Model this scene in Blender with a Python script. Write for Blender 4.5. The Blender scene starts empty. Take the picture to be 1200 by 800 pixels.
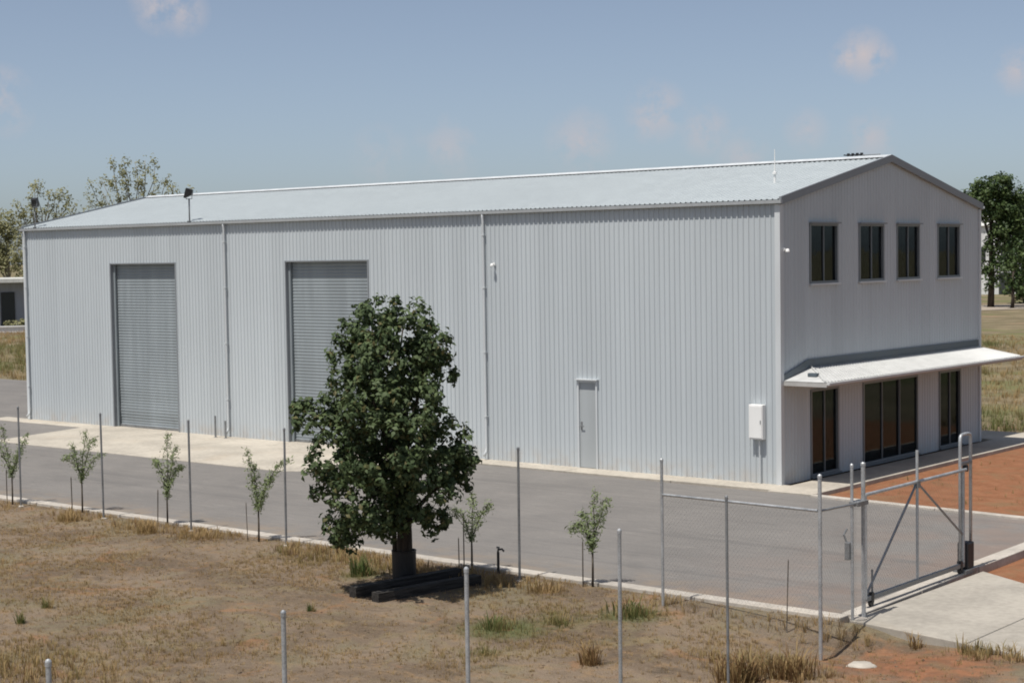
import bpy, math, random
import numpy as np
from mathutils import Vector, Matrix, noise

random.seed(7)
rng = np.random.default_rng(7)
scene = bpy.context.scene
COL = scene.collection

# ------------------------------------------------------------------ camera
CAM = np.array([18.47757, -31.16805, 5.07997])
YAW, PITCH, ROLL, FPX = -0.6957082, -0.0516643, -0.0154959, 1941.4779


def cam_axes():
    cy, sy, cp, sp = math.cos(YAW), math.sin(YAW), math.cos(PITCH), math.sin(PITCH)
    fw = np.array([sy * cp, cy * cp, sp])
    r = np.array([cy, -sy, 0.0])
    u = np.cross(r, fw)
    c, s = math.cos(ROLL), math.sin(ROLL)
    return c * r + s * u, -s * r + c * u, fw


AR, AU, AF = cam_axes()
cam_data = bpy.data.cameras.new('camera')
cam = bpy.data.objects.new('camera', cam_data)
COL.objects.link(cam)
cam.matrix_world = Matrix(((AR[0], AU[0], -AF[0], CAM[0]), (AR[1], AU[1], -AF[1], CAM[1]),
                           (AR[2], AU[2], -AF[2], CAM[2]), (0, 0, 0, 1)))
cam_data.sensor_fit = 'HORIZONTAL'
cam_data.sensor_width = 36.0
cam_data.lens = FPX / 1200 * 36.0
cam_data.clip_start = 0.1
cam_data.clip_end = 8000
scene.camera = cam


def ray(px, py):
    """world direction seen at a point of the photograph (used for measuring where things stand)"""
    d = AF + AR * (px - 600) / FPX + AU * (400 - py) / FPX
    return d


def at(px, py, dist):
    d = ray(px, py)
    return CAM + d * (dist / math.hypot(d[0], d[1]))


# ------------------------------------------------------------------ sun, sky, exposure
SUN = Vector((-0.015, -0.41, 1.0)).normalized()
sun_data = bpy.data.lights.new('sun', 'SUN')
sun_data.energy = 5.0
sun_data.angle = math.radians(0.53)
sun_data.color = (1.0, 0.955, 0.89)
sun = bpy.data.objects.new('sun', sun_data)
COL.objects.link(sun)
sun.location = (-20, -30, 60)
sun.rotation_euler = (-SUN).to_track_quat('-Z', 'Y').to_euler()

world = bpy.data.worlds.new('World')
scene.world = world
world.cycles.sampling_method = 'MANUAL'
world.cycles.sample_map_resolution = 256
world.use_nodes = True
wn, wl = world.node_tree.nodes, world.node_tree.links
wn.clear()
w_out = wn.new('ShaderNodeOutputWorld')
w_bg = wn.new('ShaderNodeBackground')
w_bg.inputs['Strength'].default_value = 0.112
w_sky = wn.new('ShaderNodeTexSky')
w_sky.sky_type = 'NISHITA'
w_sky.sun_disc = False
w_sky.sun_elevation = math.asin(SUN.z)
w_sky.sun_rotation = math.atan2(SUN.x, SUN.y)
w_sky.altitude = 100
w_sky.air_density = 0.6
w_sky.dust_density = 1.4
w_sky.ozone_density = 1.2
w_tc = wn.new('ShaderNodeTexCoord')


def wmath(op, a, b=None, clamp=False):
    n = wn.new('ShaderNodeMath')
    n.operation = op
    n.use_clamp = clamp
    for i, v in enumerate((a, b)):
        if v is None:
            continue
        if isinstance(v, (int, float)):
            n.inputs[i].default_value = v
        else:
            wl.new(v, n.inputs[i])
    return n.outputs[0]


# small fair-weather clouds, each a soft noisy patch at its own place in the sky
clouds = [(190, 4, 30, .75), (215, 14, 24, .6), (1012, 64, 26, .95), (995, 68, 18, .8), (1028, 66, 18, .7), (770, 130, 30, .62), (760, 142, 22, .5),
          (680, 166, 34, .5), (825, 152, 26, .55), (1192, 82, 24, .6), (4, 108, 26, .55), (12, 135, 22, .4),
          (1020, 160, 26, .5), (945, 152, 22, .4), (525, 172, 34, .38), (445, 182, 30, .3), (870, 182, 26, .4)]
noi = wn.new('ShaderNodeTexNoise')
noi.inputs['Scale'].default_value = 62
noi.inputs['Detail'].default_value = 4
noi.inputs['Roughness'].default_value = 0.6
wl.new(w_tc.outputs['Generated'], noi.inputs['Vector'])
total = None
for (px, py, rad, amt) in clouds:
    d = ray(px, py)
    d = d / np.linalg.norm(d)
    sub = wn.new('ShaderNodeVectorMath')
    sub.operation = 'DISTANCE'
    wl.new(w_tc.outputs['Generated'], sub.inputs[0])
    sub.inputs[1].default_value = d.tolist()
    mr = wn.new('ShaderNodeMapRange')
    mr.interpolation_type = 'LINEAR'
    wl.new(sub.outputs['Value'], mr.inputs['Value'])
    mr.inputs['From Min'].default_value = 0.0
    mr.inputs['From Max'].default_value = rad * 1.35 / FPX
    mr.inputs['To Min'].default_value = min(1.0, amt * 1.25)
    mr.inputs['To Max'].default_value = 0.0
    total = mr.outputs[0] if total is None else wmath('MAXIMUM', total, mr.outputs[0])
# scattered clouds over the rest of the sky
noi2 = wn.new('ShaderNodeTexNoise')
noi2.inputs['Scale'].default_value = 5
noi2.inputs['Detail'].default_value = 4
wl.new(w_tc.outputs['Generated'], noi2.inputs['Vector'])
mr2 = wn.new('ShaderNodeMapRange')
wl.new(noi2.outputs[0], mr2.inputs['Value'])
mr2.inputs['From Min'].default_value = 0.67
mr2.inputs['From Max'].default_value = 0.80
mr2.inputs['To Max'].default_value = 0.5
n_c = wmath('MULTIPLY', wmath('SUBTRACT', noi.outputs[0], 0.38), 5.0, True)
mask = wmath('MULTIPLY', total, n_c, True)
mask = wmath('MAXIMUM', mask, mr2.outputs[0])
w_hs = wn.new('ShaderNodeHueSaturation')
w_hs.inputs['Saturation'].default_value = 0.78
wl.new(w_sky.outputs[0], w_hs.inputs['Color'])
w_tint = wn.new('ShaderNodeMix')
w_tint.data_type = 'RGBA'
w_tint.blend_type = 'MULTIPLY'
w_tint.inputs['Factor'].default_value = 1.0
w_tint.inputs['B'].default_value = (1.03, 1.04, 1.02, 1)
wl.new(w_hs.outputs[0], w_tint.inputs['A'])
w_mix = wn.new('ShaderNodeMix')
w_mix.data_type = 'RGBA'
wl.new(mask, w_mix.inputs['Factor'])
wl.new(w_tint.outputs['Result'], w_mix.inputs['A'])
w_mix.inputs['B'].default_value = (4.9, 4.55, 4.75, 1)
wl.new(w_mix.outputs['Result'], w_bg.inputs['Color'])
wl.new(w_bg.outputs[0], w_out.inputs[0])

scene.view_settings.view_transform = 'Standard'
scene.view_settings.look = 'None'
scene.view_settings.exposure = 0.0
scene.view_settings.gamma = 1.0
scene.view_settings.use_curve_mapping = False
scene.render.engine = 'CYCLES'
scene.cycles.max_bounces = 4
scene.cycles.transparent_max_bounces = 16
scene.cycles.filter_width = 1.9


# ------------------------------------------------------------------ materials
class NT:
    def __init__(self, name):
        self.m = bpy.data.materials.new(name)
        self.m.use_nodes = True
        self.t = self.m.node_tree
        self.t.nodes.clear()
        self.out = self.t.nodes.new('ShaderNodeOutputMaterial')
        self.geo = None

    def n(self, typ, **kw):
        nd = self.t.nodes.new(typ)
        for k, v in kw.items():
            setattr(nd, k, v)
        return nd

    def link(self, a, b):
        self.t.links.new(a, b)

    def put(self, sock, v):
        if v is None:
            return
        if hasattr(v, 'is_linked'):
            self.link(v, sock)
        elif isinstance(v, (tuple, list)) and len(v) == 3 and sock.type == 'RGBA':
            sock.default_value = (*v, 1)
        else:
            sock.default_value = v

    def pos(self):
        if self.geo is None:
            self.geo = self.n('ShaderNodeNewGeometry')
        return self.geo.outputs['Position']

    def obj(self):
        return self.n('ShaderNodeTexCoord').outputs['Object']

    def scaled(self, vec, s):
        m = self.n('ShaderNodeMapping')
        self.link(vec, m.inputs['Vector'])
        m.inputs['Scale'].default_value = s
        return m.outputs[0]

    def noise(self, vec, scale, detail=4, rough=0.55, dist=0.0):
        nd = self.n('ShaderNodeTexNoise')
        self.link(vec, nd.inputs['Vector'])
        nd.inputs['Scale'].default_value = scale
        nd.inputs['Detail'].default_value = detail
        nd.inputs['Roughness'].default_value = rough
        nd.inputs['Distortion'].default_value = dist
        return nd.outputs[0]

    def ramp(self, v, a, b, lo=0.0, hi=1.0, smooth=True):
        nd = self.n('ShaderNodeMapRange')
        nd.interpolation_type = 'SMOOTHSTEP' if smooth else 'LINEAR'
        self.link(v, nd.inputs['Value'])
        nd.inputs['From Min'].default_value = a
        nd.inputs['From Max'].default_value = b
        nd.inputs['To Min'].default_value = lo
        nd.inputs['To Max'].default_value = hi
        return nd.outputs[0]

    def math(self, op, a, b=None, clamp=False):
        nd = self.n('ShaderNodeMath', operation=op, use_clamp=clamp)
        self.put(nd.inputs[0], a)
        self.put(nd.inputs[1], b)
        return nd.outputs[0]

    def mix(self, f, a, b, blend='MIX'):
        nd = self.n('ShaderNodeMix', data_type='RGBA', blend_type=blend)
        self.put(nd.inputs['Factor'], f)
        self.put(nd.inputs['A'], a)
        self.put(nd.inputs['B'], b)
        return nd.outputs['Result']

    def bump(self, h, strength, dist=0.01):
        nd = self.n('ShaderNodeBump')
        self.link(h, nd.inputs['Height'])
        nd.inputs['Strength'].default_value = strength
        nd.inputs['Distance'].default_value = dist
        return nd.outputs[0]

    def principled(self, color, rough=0.6, metal=0.0, normal=None, spec=None):
        b = self.n('ShaderNodeBsdfPrincipled')
        self.put(b.inputs['Base Color'], color)
        self.put(b.inputs['Roughness'], rough)
        self.put(b.inputs['Metallic'], metal)
        if spec is not None:
            self.put(b.inputs['Specular IOR Level'], spec)
        if normal is not None:
            self.link(normal, b.inputs['Normal'])
        self.link(b.outputs[0], self.out.inputs['Surface'])
        return b


def mat_painted(name, col, rough=0.45, vary=0.12, streak=True, metal=0.0):
    t = NT(name)
    p = t.pos()
    a = t.noise(t.scaled(p, (3.0, 3.0, 0.25)) if streak else p, 1.4, 5)
    b = t.noise(p, 0.35, 3)
    f = t.math('ADD', t.math('MULTIPLY', a, 0.6), t.math('MULTIPLY', b, 0.4))
    f = t.ramp(f, 0.35, 0.68)
    d = tuple(c * (1 - vary) for c in col)
    u = tuple(min(1, c * (1 + vary * 0.5)) for c in col)
    c = t.mix(f, d, u)
    r = t.ramp(a, 0.3, 0.7, rough - 0.06, rough + 0.08)
    t.principled(c, r, metal)
    return t.m


def mat_wall(name, col):
    """pre-painted sheet steel: faint streaks from the top, splash dirt at the foot, screw-line grain"""
    t = NT(name)
    p = t.pos()
    st = t.noise(t.scaled(p, (6.0, 6.0, 0.12)), 1.5, 5)
    big = t.noise(p, 0.22, 3)
    sheets = t.n('ShaderNodeTexWhiteNoise', noise_dimensions='1D')
    sep = t.n('ShaderNodeSeparateXYZ')
    t.link(p, sep.inputs[0])
    t.link(t.math('FLOOR', t.math('DIVIDE', t.math('ADD', sep.outputs[0], sep.outputs[1]), 0.56)), sheets.inputs['W'])
    f = t.math('ADD', t.math('MULTIPLY', st, 0.5), t.math('MULTIPLY', big, 0.3))
    f = t.math('ADD', f, t.math('MULTIPLY', sheets.outputs[0], 0.2))
    f = t.ramp(f, 0.30, 0.70)
    c = t.mix(f, tuple(x * 0.92 for x in col), tuple(min(1, x * 1.03) for x in col))
    dirt = t.math('MULTIPLY', t.ramp(sep.outputs[2], 0.05, 0.55, 1.0, 0.0), t.ramp(t.noise(p, 3.0, 5), 0.35, 0.7))
    c = t.mix(t.math('MULTIPLY', dirt, 0.35), c, (0.42, 0.33, 0.24))
    t.principled(c, t.ramp(big, 0.3, 0.7, 0.42, 0.55))
    return t.m


def mat_concrete(name, col, stain=0.25):
    t = NT(name)
    p = t.pos()
    a = t.noise(p, 0.7, 6, 0.6)
    b = t.noise(p, 9.0, 5, 0.6)
    c = t.noise(p, 60.0, 3)
    f = t.math('ADD', t.math('MULTIPLY', a, 0.6), t.math('MULTIPLY', b, 0.4))
    k = t.mix(t.ramp(f, 0.35, 0.65), tuple(x * (1 - stain) for x in col), tuple(min(1, x * 1.06) for x in col))
    k = t.mix(t.ramp(t.noise(p, 0.35, 4, 0.6, 0.8), 0.55, 0.75, 0, 0.45), k, (0.36, 0.29, 0.21))
    k = t.mix(t.ramp(c, 0.3, 0.7, 0, 0.12), k, (0.2, 0.19, 0.18))
    t.principled(k, 0.88, 0, t.bump(t.math('ADD', b, c), 0.25, 0.006), 0.3)
    return t.m


def mat_asphalt():
    t = NT('asphalt')
    p = t.pos()
    a = t.noise(p, 0.45, 5, 0.6, 0.5)
    b = t.noise(t.scaled(p, (0.35, 2.2, 1)), 0.9, 5, 0.6)
    c = t.noise(p, 42.0, 3, 0.7)
    d = t.noise(p, 7.0, 4, 0.6)
    k = t.mix(t.ramp(a, 0.3, 0.7), (0.165, 0.155, 0.145), (0.205, 0.192, 0.178))
    k = t.mix(t.ramp(b, 0.45, 0.75, 0, 0.5), k, (0.225, 0.208, 0.19))
    k = t.mix(t.ramp(c, 0.35, 0.72, 0, 0.55), k, (0.10, 0.096, 0.092))
    k = t.mix(t.ramp(c, 0.6, 0.8, 0, 0.7), k, (0.27, 0.26, 0.24))
    k = t.mix(t.ramp(d, 0.55, 0.8, 0, 0.25), k, (0.21, 0.165, 0.13))
    e = t.noise(t.scaled(p, (0.6, 3.0, 1)), 2.6, 6, 0.7, 0.6)
    k = t.mix(t.ramp(e, 0.3, 0.47, 0.55, 0), k, (0.115, 0.110, 0.104))
    k = t.mix(t.ramp(e, 0.55, 0.7, 0, 0.5), k, (0.25, 0.232, 0.21))
    k = t.mix(t.ramp(t.noise(p, 16.0, 4, 0.7), 0.3, 0.48, 0.4, 0), k, (0.105, 0.10, 0.096))
    tr_ = t.noise(t.scaled(p, (0.06, 1.6, 1)), 1.3, 3, 0.5, 0.3)
    k = t.mix(t.ramp(tr_, 0.56, 0.66, 0, 0.28), k, (0.10, 0.097, 0.094))
    oil = t.noise(p, 1.7, 3, 0.5)
    k = t.mix(t.ramp(oil, 0.70, 0.78, 0, 0.5), k, (0.06, 0.058, 0.056))
    # red dust blown in at the gable end, earth washed over the kerb side
    sep = t.n('ShaderNodeSeparateXYZ')
    t.link(p, sep.inputs[0])
    grit = t.math('MULTIPLY', t.ramp(sep.outputs[1], -10.65, -9.3, 1.0, 0.0), t.ramp(t.noise(p, 1.5, 6, 0.65), 0.38, 0.66))
    k = t.mix(t.math('MULTIPLY', grit, 0.7), k, (0.235, 0.185, 0.135))
    red = t.math('MULTIPLY', t.ramp(sep.outputs[0], 2.5, 7.5), t.ramp(t.noise(p, 0.8, 5), 0.35, 0.65))
    k = t.mix(t.math('MULTIPLY', red, 0.42), k, (0.235, 0.155, 0.115))
    t.principled(k, 0.9, 0, t.bump(t.math('ADD', c, t.math('MULTIPLY', d, 0.6)), 0.35, 0.008), 0.3)
    return t.m


def mat_ground():
    t = NT('dry_ground')
    p = t.pos()
    at_ = t.n('ShaderNodeAttribute', attribute_name='zone')
    sep = t.n('ShaderNodeSeparateColor')
    t.link(at_.outputs['Color'], sep.inputs[0])
    red, grn, far = sep.outputs[0], sep.outputs[1], sep.outputs[2]
    a = t.noise(p, 0.55, 6, 0.62, 0.6)
    b = t.noise(p, 2.6, 6, 0.65, 0.4)
    c = t.noise(p, 14.0, 5, 0.7)
    d = t.noise(p, 70.0, 3, 0.7)
    k = t.mix(t.ramp(a, 0.38, 0.62), (0.122, 0.090, 0.062), (0.205, 0.157, 0.113))
    k = t.mix(t.ramp(b, 0.5, 0.7, 0, 0.6), k, (0.265, 0.17, 0.085))
    k = t.mix(t.ramp(t.noise(p, 0.8, 6, 0.7, 1.5), 0.52, 0.64, 0, 0.6), k, (0.205, 0.165, 0.092))
    k = t.mix(t.ramp(b, 0.25, 0.45, 0.6, 0), k, (0.115, 0.088, 0.062))
    k = t.mix(t.ramp(t.noise(p, 0.9, 5, 0.6, 1.0), 0.57, 0.68, 0, 0.7), k, (0.255, 0.135, 0.066))
    k = t.mix(t.ramp(c, 0.5, 0.75, 0, 0.6), k, (0.265, 0.21, 0.15))
    k = t.mix(t.ramp(t.noise(p, 0.35, 5, 0.65, 1.2), 0.5, 0.66, 0, 0.5), k, (0.17, 0.158, 0.095))
    k = t.mix(t.ramp(t.noise(t.scaled(p, (1.0, 2.2, 1)), 1.6, 6, 0.7, 0.8), 0.3, 0.46, 0.75, 0), k, (0.085, 0.066, 0.047))
    k = t.mix(t.ramp(d, 0.32, 0.52, 0.6, 0), k, (0.07, 0.052, 0.037))
    k = t.mix(t.ramp(d, 0.56, 0.72, 0, 0.5), k, (0.34, 0.27, 0.19))
    # red graded soil round the gable end and the gate
    r = t.mix(t.ramp(b, 0.3, 0.7), (0.195, 0.085, 0.042), (0.265, 0.122, 0.064))
    r = t.mix(t.ramp(c, 0.45, 0.8, 0, 0.6), r, (0.33, 0.175, 0.10))
    r = t.mix(t.ramp(d, 0.3, 0.5, 0.2, 0), r, (0.15, 0.066, 0.036))
    r = t.mix(t.ramp(t.noise(p, 1.1, 6, 0.65, 0.8), 0.5, 0.68, 0, 0.65), r, (0.20, 0.132, 0.072))
    rm = t.math('ADD', red, t.math('MULTIPLY', t.math('SUBTRACT', b, 0.5), 0.6))
    k = t.mix(t.math('MULTIPLY', t.ramp(rm, 0.3, 0.6), t.ramp(red, 0.0, 0.2)), k, r)
    # green regrowth
    gm = t.math('ADD', grn, t.math('MULTIPLY', t.math('SUBTRACT', c, 0.5), 0.9))
    k = t.mix(t.math('MULTIPLY', t.ramp(gm, 0.3, 0.8, 0, 0.75), t.ramp(grn, 0.0, 0.2)), k, (0.088, 0.105, 0.040))
    # open paddock farther off: bleached grass with green flushes
    fa = t.noise(p, 0.11, 6, 0.6, 0.6)
    fb = t.noise(t.scaled(p, (1, 1, 1)), 0.42, 6, 0.65)
    f = t.mix(t.ramp(fb, 0.35, 0.65), (0.135, 0.112, 0.068), (0.225, 0.182, 0.115))
    f = t.mix(t.ramp(fa, 0.47, 0.62, 0, 0.75), f, (0.125, 0.135, 0.052))
    f = t.mix(t.ramp(t.noise(p, 0.2, 5, 0.6), 0.58, 0.7, 0, 0.7), f, (0.30, 0.20, 0.13))
    f = t.mix(t.ramp(c, 0.3, 0.55, 0.4, 0), f, (0.10, 0.085, 0.04))
    k = t.mix(far, k, f)
    h = t.math('ADD', t.math('MULTIPLY', b, 1.2), t.math('ADD', c, t.math('MULTIPLY', d, 0.5)))
    t.principled(k, 0.95, 0, t.bump(h, 0.6, 0.035), 0.15)
    return t.m


def mat_leaf(name, dark, light, trans=0.18, rough=0.45, old=None):
    t = NT(name)
    at_ = t.n('ShaderNodeAttribute', attribute_name='tint')
    sep = t.n('ShaderNodeSeparateColor')
    t.link(at_.outputs['Color'], sep.inputs[0])
    c = t.mix(sep.outputs[0], dark, light)
    if old:
        c = t.mix(t.ramp(sep.outputs[1], 0.90, 0.98), c, old)
    b = t.principled(c, rough, 0, None, 0.22)
    tr = t.n('ShaderNodeBsdfTranslucent')
    t.link(c, tr.inputs['Color'])
    mx = t.n('ShaderNodeMixShader')
    mx.inputs[0].default_value = trans
    t.link(b.outputs[0], mx.inputs[1])
    t.link(tr.outputs[0], mx.inputs[2])
    t.link(mx.outputs[0], t.out.inputs['Surface'])
    return t.m


def mat_bark(name, a, b, scale=8.0):
    t = NT(name)
    p = t.pos()
    n1 = t.noise(t.scaled(p, (1, 1, 0.2)), scale, 6, 0.65)
    n2 = t.noise(p, scale * 4, 4)
    t.principled(t.mix(t.ramp(n1, 0.35, 0.65), a, b), 0.9, 0, t.bump(t.math('ADD', n1, n2), 0.7, 0.02), 0.2)
    return t.m


def mat_timber(name, a, b):
    t = NT(name)
    p = t.scaled(t.obj(), (0.35, 4.0, 4.0))
    n1 = t.noise(p, 7.0, 6, 0.65)
    n2 = t.noise(t.obj(), 1.1, 4)
    c = t.mix(t.ramp(n1, 0.35, 0.65), a, b)
    c = t.mix(t.ramp(n2, 0.4, 0.7, 0, 0.5), c, tuple(x * 0.6 for x in a))
    t.principled(c, 0.9, 0, t.bump(n1, 0.6, 0.015), 0.2)
    return t.m


def mat_galv(name='galvanised_steel', base=0.42):
    t = NT(name)
    p = t.pos()
    v = t.n('ShaderNodeTexVoronoi')
    t.link(p, v.inputs['Vector'])
    v.inputs['Scale'].default_value = 55
    n1 = t.noise(p, 6.0, 5)
    f = t.math('ADD', t.math('MULTIPLY', v.outputs['Distance'], 0.4), t.math('MULTIPLY', n1, 0.7))
    t.principled(t.mix(t.ramp(f, 0.25, 0.75), (base * 0.7, base * 0.73, base * 0.75), (base * 1.15, base * 1.18, base * 1.2)),
                 t.ramp(n1, 0.3, 0.7, 0.42, 0.6), 0.55)
    return t.m


def mat_glass():
    t = NT('tinted_glass')
    tr = t.n('ShaderNodeBsdfTransparent')
    tr.inputs[0].default_value = (0.36, 0.39, 0.40, 1)
    gl = t.n('ShaderNodeBsdfGlossy')
    gl.inputs['Roughness'].default_value = 0.03
    gl.inputs['Color'].default_value = (0.8, 0.85, 0.88, 1)
    p = t.pos()
    t.link(t.bump(t.noise(p, 1.6, 2), 0.05, 0.05), gl.inputs['Normal'])
    fr = t.n('ShaderNodeFresnel')
    fr.inputs['IOR'].default_value = 1.5
    mx = t.n('ShaderNodeMixShader')
    t.link(t.math('MULTIPLY', fr.outputs[0], 0.36, True), mx.inputs[0])
    t.link(tr.outputs[0], mx.inputs[1])
    t.link(gl.outputs[0], mx.inputs[2])
    t.link(mx.outputs[0], t.out.inputs['Surface'])
    return t.m


M = {}
M['wall'] = mat_wall('pale_sheet_steel', (0.462, 0.500, 0.520))
M['roof'] = mat_painted('roof_sheet_steel', (0.425, 0.465, 0.478), 0.5, 0.05)
M['gutter'] = mat_painted('grey_gutter_steel', (0.40, 0.42, 0.43), 0.45, 0.1)
M['trim'] = mat_painted('pale_trim', (0.56, 0.585, 0.595), 0.4, 0.1)
M['barge'] = mat_painted('shade_grey_trim', (0.22, 0.235, 0.25), 0.45, 0.1)  # shade put into the grey of barges, jambs and headers
M['roller'] = mat_painted('grey_roller_steel', (0.235, 0.265, 0.28), 0.5, 0.14)
M['doorgrey'] = mat_painted('grey_door_paint', (0.36, 0.385, 0.395), 0.45, 0.08)
M['winframe'] = mat_painted('grey_window_aluminium', (0.20, 0.215, 0.225), 0.4, 0.1, False, 0.3)
M['slate'] = mat_painted('slate_grey', (0.085, 0.108, 0.125), 0.5, 0.2)
M['canopy'] = mat_painted('white_canopy_steel', (0.52, 0.525, 0.515), 0.45, 0.1)
M['soffit'] = mat_painted('soffit_board', (0.40, 0.39, 0.37), 0.7, 0.1)
M['inside'] = mat_painted('interior_board', (0.16, 0.155, 0.15), 0.8, 0.15)
M['blind'] = mat_painted('grey_blind_fabric', (0.13, 0.13, 0.13), 0.85, 0.2)
M['black'] = mat_painted('black_plastic', (0.013, 0.013, 0.014), 0.5, 0.3)
M['white'] = mat_painted('white_enamel', (0.78, 0.78, 0.76), 0.35, 0.06)
M['lens'] = mat_painted('lamp_lens', (0.55, 0.57, 0.58), 0.15, 0.1)
M['concrete'] = mat_concrete('pale_concrete', (0.45, 0.41, 0.345))
M['drivec'] = mat_concrete('worn_drive_concrete', (0.375, 0.345, 0.295))
M['kerbc'] = mat_concrete('kerb_concrete', (0.48, 0.44, 0.385), 0.3)
M['asphalt'] = mat_asphalt()
M['ground'] = mat_ground()
M['galv'] = mat_galv()
M['galvd'] = mat_galv('weathered_galvanised_steel', 0.24)
M['glass'] = mat_glass()
M['bark'] = mat_bark('brown_bark', (0.028, 0.022, 0.017), (0.075, 0.060, 0.046))
M['greybark'] = mat_bark('pale_bark', (0.16, 0.145, 0.12), (0.34, 0.31, 0.265), 3.0)
M['sleeper'] = mat_timber('shaded_weathered_timber', (0.022, 0.020, 0.018), (0.062, 0.057, 0.052))  # weathered timber, darkened further to hold the tree's shade in its colour
M['stake'] = mat_bark('stake_timber', (0.05, 0.04, 0.032), (0.13, 0.11, 0.085), 14.0)
M['stone'] = mat_concrete('pale_stone', (0.46, 0.42, 0.36))
M['leaf_big'] = mat_leaf('glossy_dark_leaf', (0.042, 0.066, 0.027), (0.130, 0.172, 0.074), 0.25, 0.6, (0.12, 0.11, 0.045))
M['leaf_sap'] = mat_leaf('sapling_leaf', (0.14, 0.18, 0.08), (0.30, 0.36, 0.17), 0.25, 0.5)
M['leaf_olive'] = mat_leaf('hazy_olive_leaf', (0.22, 0.22, 0.11), (0.42, 0.41, 0.23), 0.4, 0.6)  # pale olive foliage, lightened further so the colour carries distance haze
M['leaf_far'] = mat_leaf('paddock_tree_leaf', (0.030, 0.055, 0.018), (0.11, 0.15, 0.05), 0.2, 0.5)
M['grass'] = mat_leaf('grass_blade', (0.385, 0.265, 0.128), (0.10, 0.145, 0.045), 0.4, 0.7, (0.22, 0.135, 0.065))
M['farwall'] = mat_painted('far_shaded_wall', (0.30, 0.32, 0.37), 0.7, 0.15)  # blue-grey of the veranda's shade put into the wall colour
M['farwhite'] = mat_painted('far_white_wall', (0.70, 0.70, 0.69), 0.6, 0.12)
M['farroof'] = mat_painted('far_pale_roof', (0.60, 0.60, 0.56), 0.6, 0.15)
M['dark'] = mat_painted('dark_opening', (0.03, 0.035, 0.035), 0.7, 0.3)


# ------------------------------------------------------------------ mesh helpers
class MB:
    def __init__(self):
        self.v, self.f = [], []

    def add(self, vs, fs):
        o = len(self.v)
        self.v += [tuple(map(float, q)) for q in vs]
        self.f += [tuple(i + o for i in q) for q in fs]
        return self

    def box(self, a, b):
        x0, x1 = sorted((a[0], b[0]))
        y0, y1 = sorted((a[1], b[1]))
        z0, z1 = sorted((a[2], b[2]))
        return self.add([(x0, y0, z0), (x1, y0, z0), (x1, y1, z0), (x0, y1, z0), (x0, y0, z1), (x1, y0, z1), (x1, y1, z1), (x0, y1, z1)],
                        [(3, 2, 1, 0), (4, 5, 6, 7), (0, 1, 5, 4), (1, 2, 6, 5), (2, 3, 7, 6), (3, 0, 4, 7)])

    def tube(self, pts, rad, seg=10, cap=True):
        pts = [Vector(p) for p in pts]
        if not isinstance(rad, (list, tuple)):
            rad = [rad] * len(pts)
        o = len(self.v)
        up = None
        for i, p in enumerate(pts):
            d = (pts[min(i + 1, len(pts) - 1)] - pts[max(i - 1, 0)]).normalized()
            if up is None:
                up = d.orthogonal().normalized()
            else:
                up = (up - d * up.dot(d))
                up = up.normalized() if up.length > 1e-6 else d.orthogonal().normalized()
            s = d.cross(up)
            for k in range(seg):
                a = 2 * math.pi * k / seg
                self.v.append(tuple(p + (up * math.cos(a) + s * math.sin(a)) * rad[i]))
        for i in range(len(pts) - 1):
            for k in range(seg):
                a, b = o + i * seg + k, o + i * seg + (k + 1) % seg
                self.f.append((a, b, b + seg, a + seg))
        if cap:
            self.f.append(tuple(o + k for k in reversed(range(seg))))
            e = o + (len(pts) - 1) * seg
            self.f.append(tuple(e + k for k in range(seg)))
        return self

    def lathe(self, prof, c=(0, 0, 0), seg=16):
        o = len(self.v)
        for (r, z) in prof:
            for k in range(seg):
                a = 2 * math.pi * k / seg
                self.v.append((c[0] + r * math.cos(a), c[1] + r * math.sin(a), c[2] + z))
        for i in range(len(prof) - 1):
            for k in range(seg):
                a, b = o + i * seg + k, o + i * seg + (k + 1) % seg
                self.f.append((a, b, b + seg, a + seg))
        self.f.append(tuple(o + k for k in reversed(range(seg))))
        e = o + (len(prof) - 1) * seg
        self.f.append(tuple(e + k for k in range(seg)))
        return self

    def prism(self, poly, z0, z1):
        n = len(poly)
        vs = [(x, y, z0) for x, y in poly] + [(x, y, z1) for x, y in poly]
        fs = [tuple(reversed(range(n))), tuple(range(n, 2 * n))]
        fs += [(i, (i + 1) % n, n + (i + 1) % n, n + i) for i in range(n)]
        return self.add(vs, fs)

    def build(self, name, mat, parent=None, bevel=0.0, smooth=False):
        me = bpy.data.meshes.new(name)
        me.from_pydata(self.v, [], self.f)
        me.update()
        o = bpy.data.objects.new(name, me)
        COL.objects.link(o)
        me.materials.append(M[mat] if isinstance(mat, str) else mat)
        if smooth:
            me.polygons.foreach_set('use_smooth', [True] * len(me.polygons))
        if bevel:
            b = o.modifiers.new('bevel', 'BEVEL')
            b.width = bevel
            b.segments = 2
            b.limit_method = 'ANGLE'
        if parent is not None:
            o.parent = parent
        return o


def empty(name, loc=(0, 0, 0), rz=0.0):
    o = bpy.data.objects.new(name, None)
    COL.objects.link(o)
    o.location = loc
    o.rotation_euler = (0, 0, rz)
    o.empty_display_size = 0.2
    return o


def tag(o, label=None, cat=None, group=None, kind=None):
    if label:
        o['label'] = label
    if cat:
        o['category'] = cat
    if group:
        o['group'] = group
    if kind:
        o['kind'] = kind
    return o


def copy_tree(o, parent=None):
    c = o.copy()
    COL.objects.link(c)
    c.parent = parent
    for ch in list(o.children):
        copy_tree(ch, c)
    return c


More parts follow.
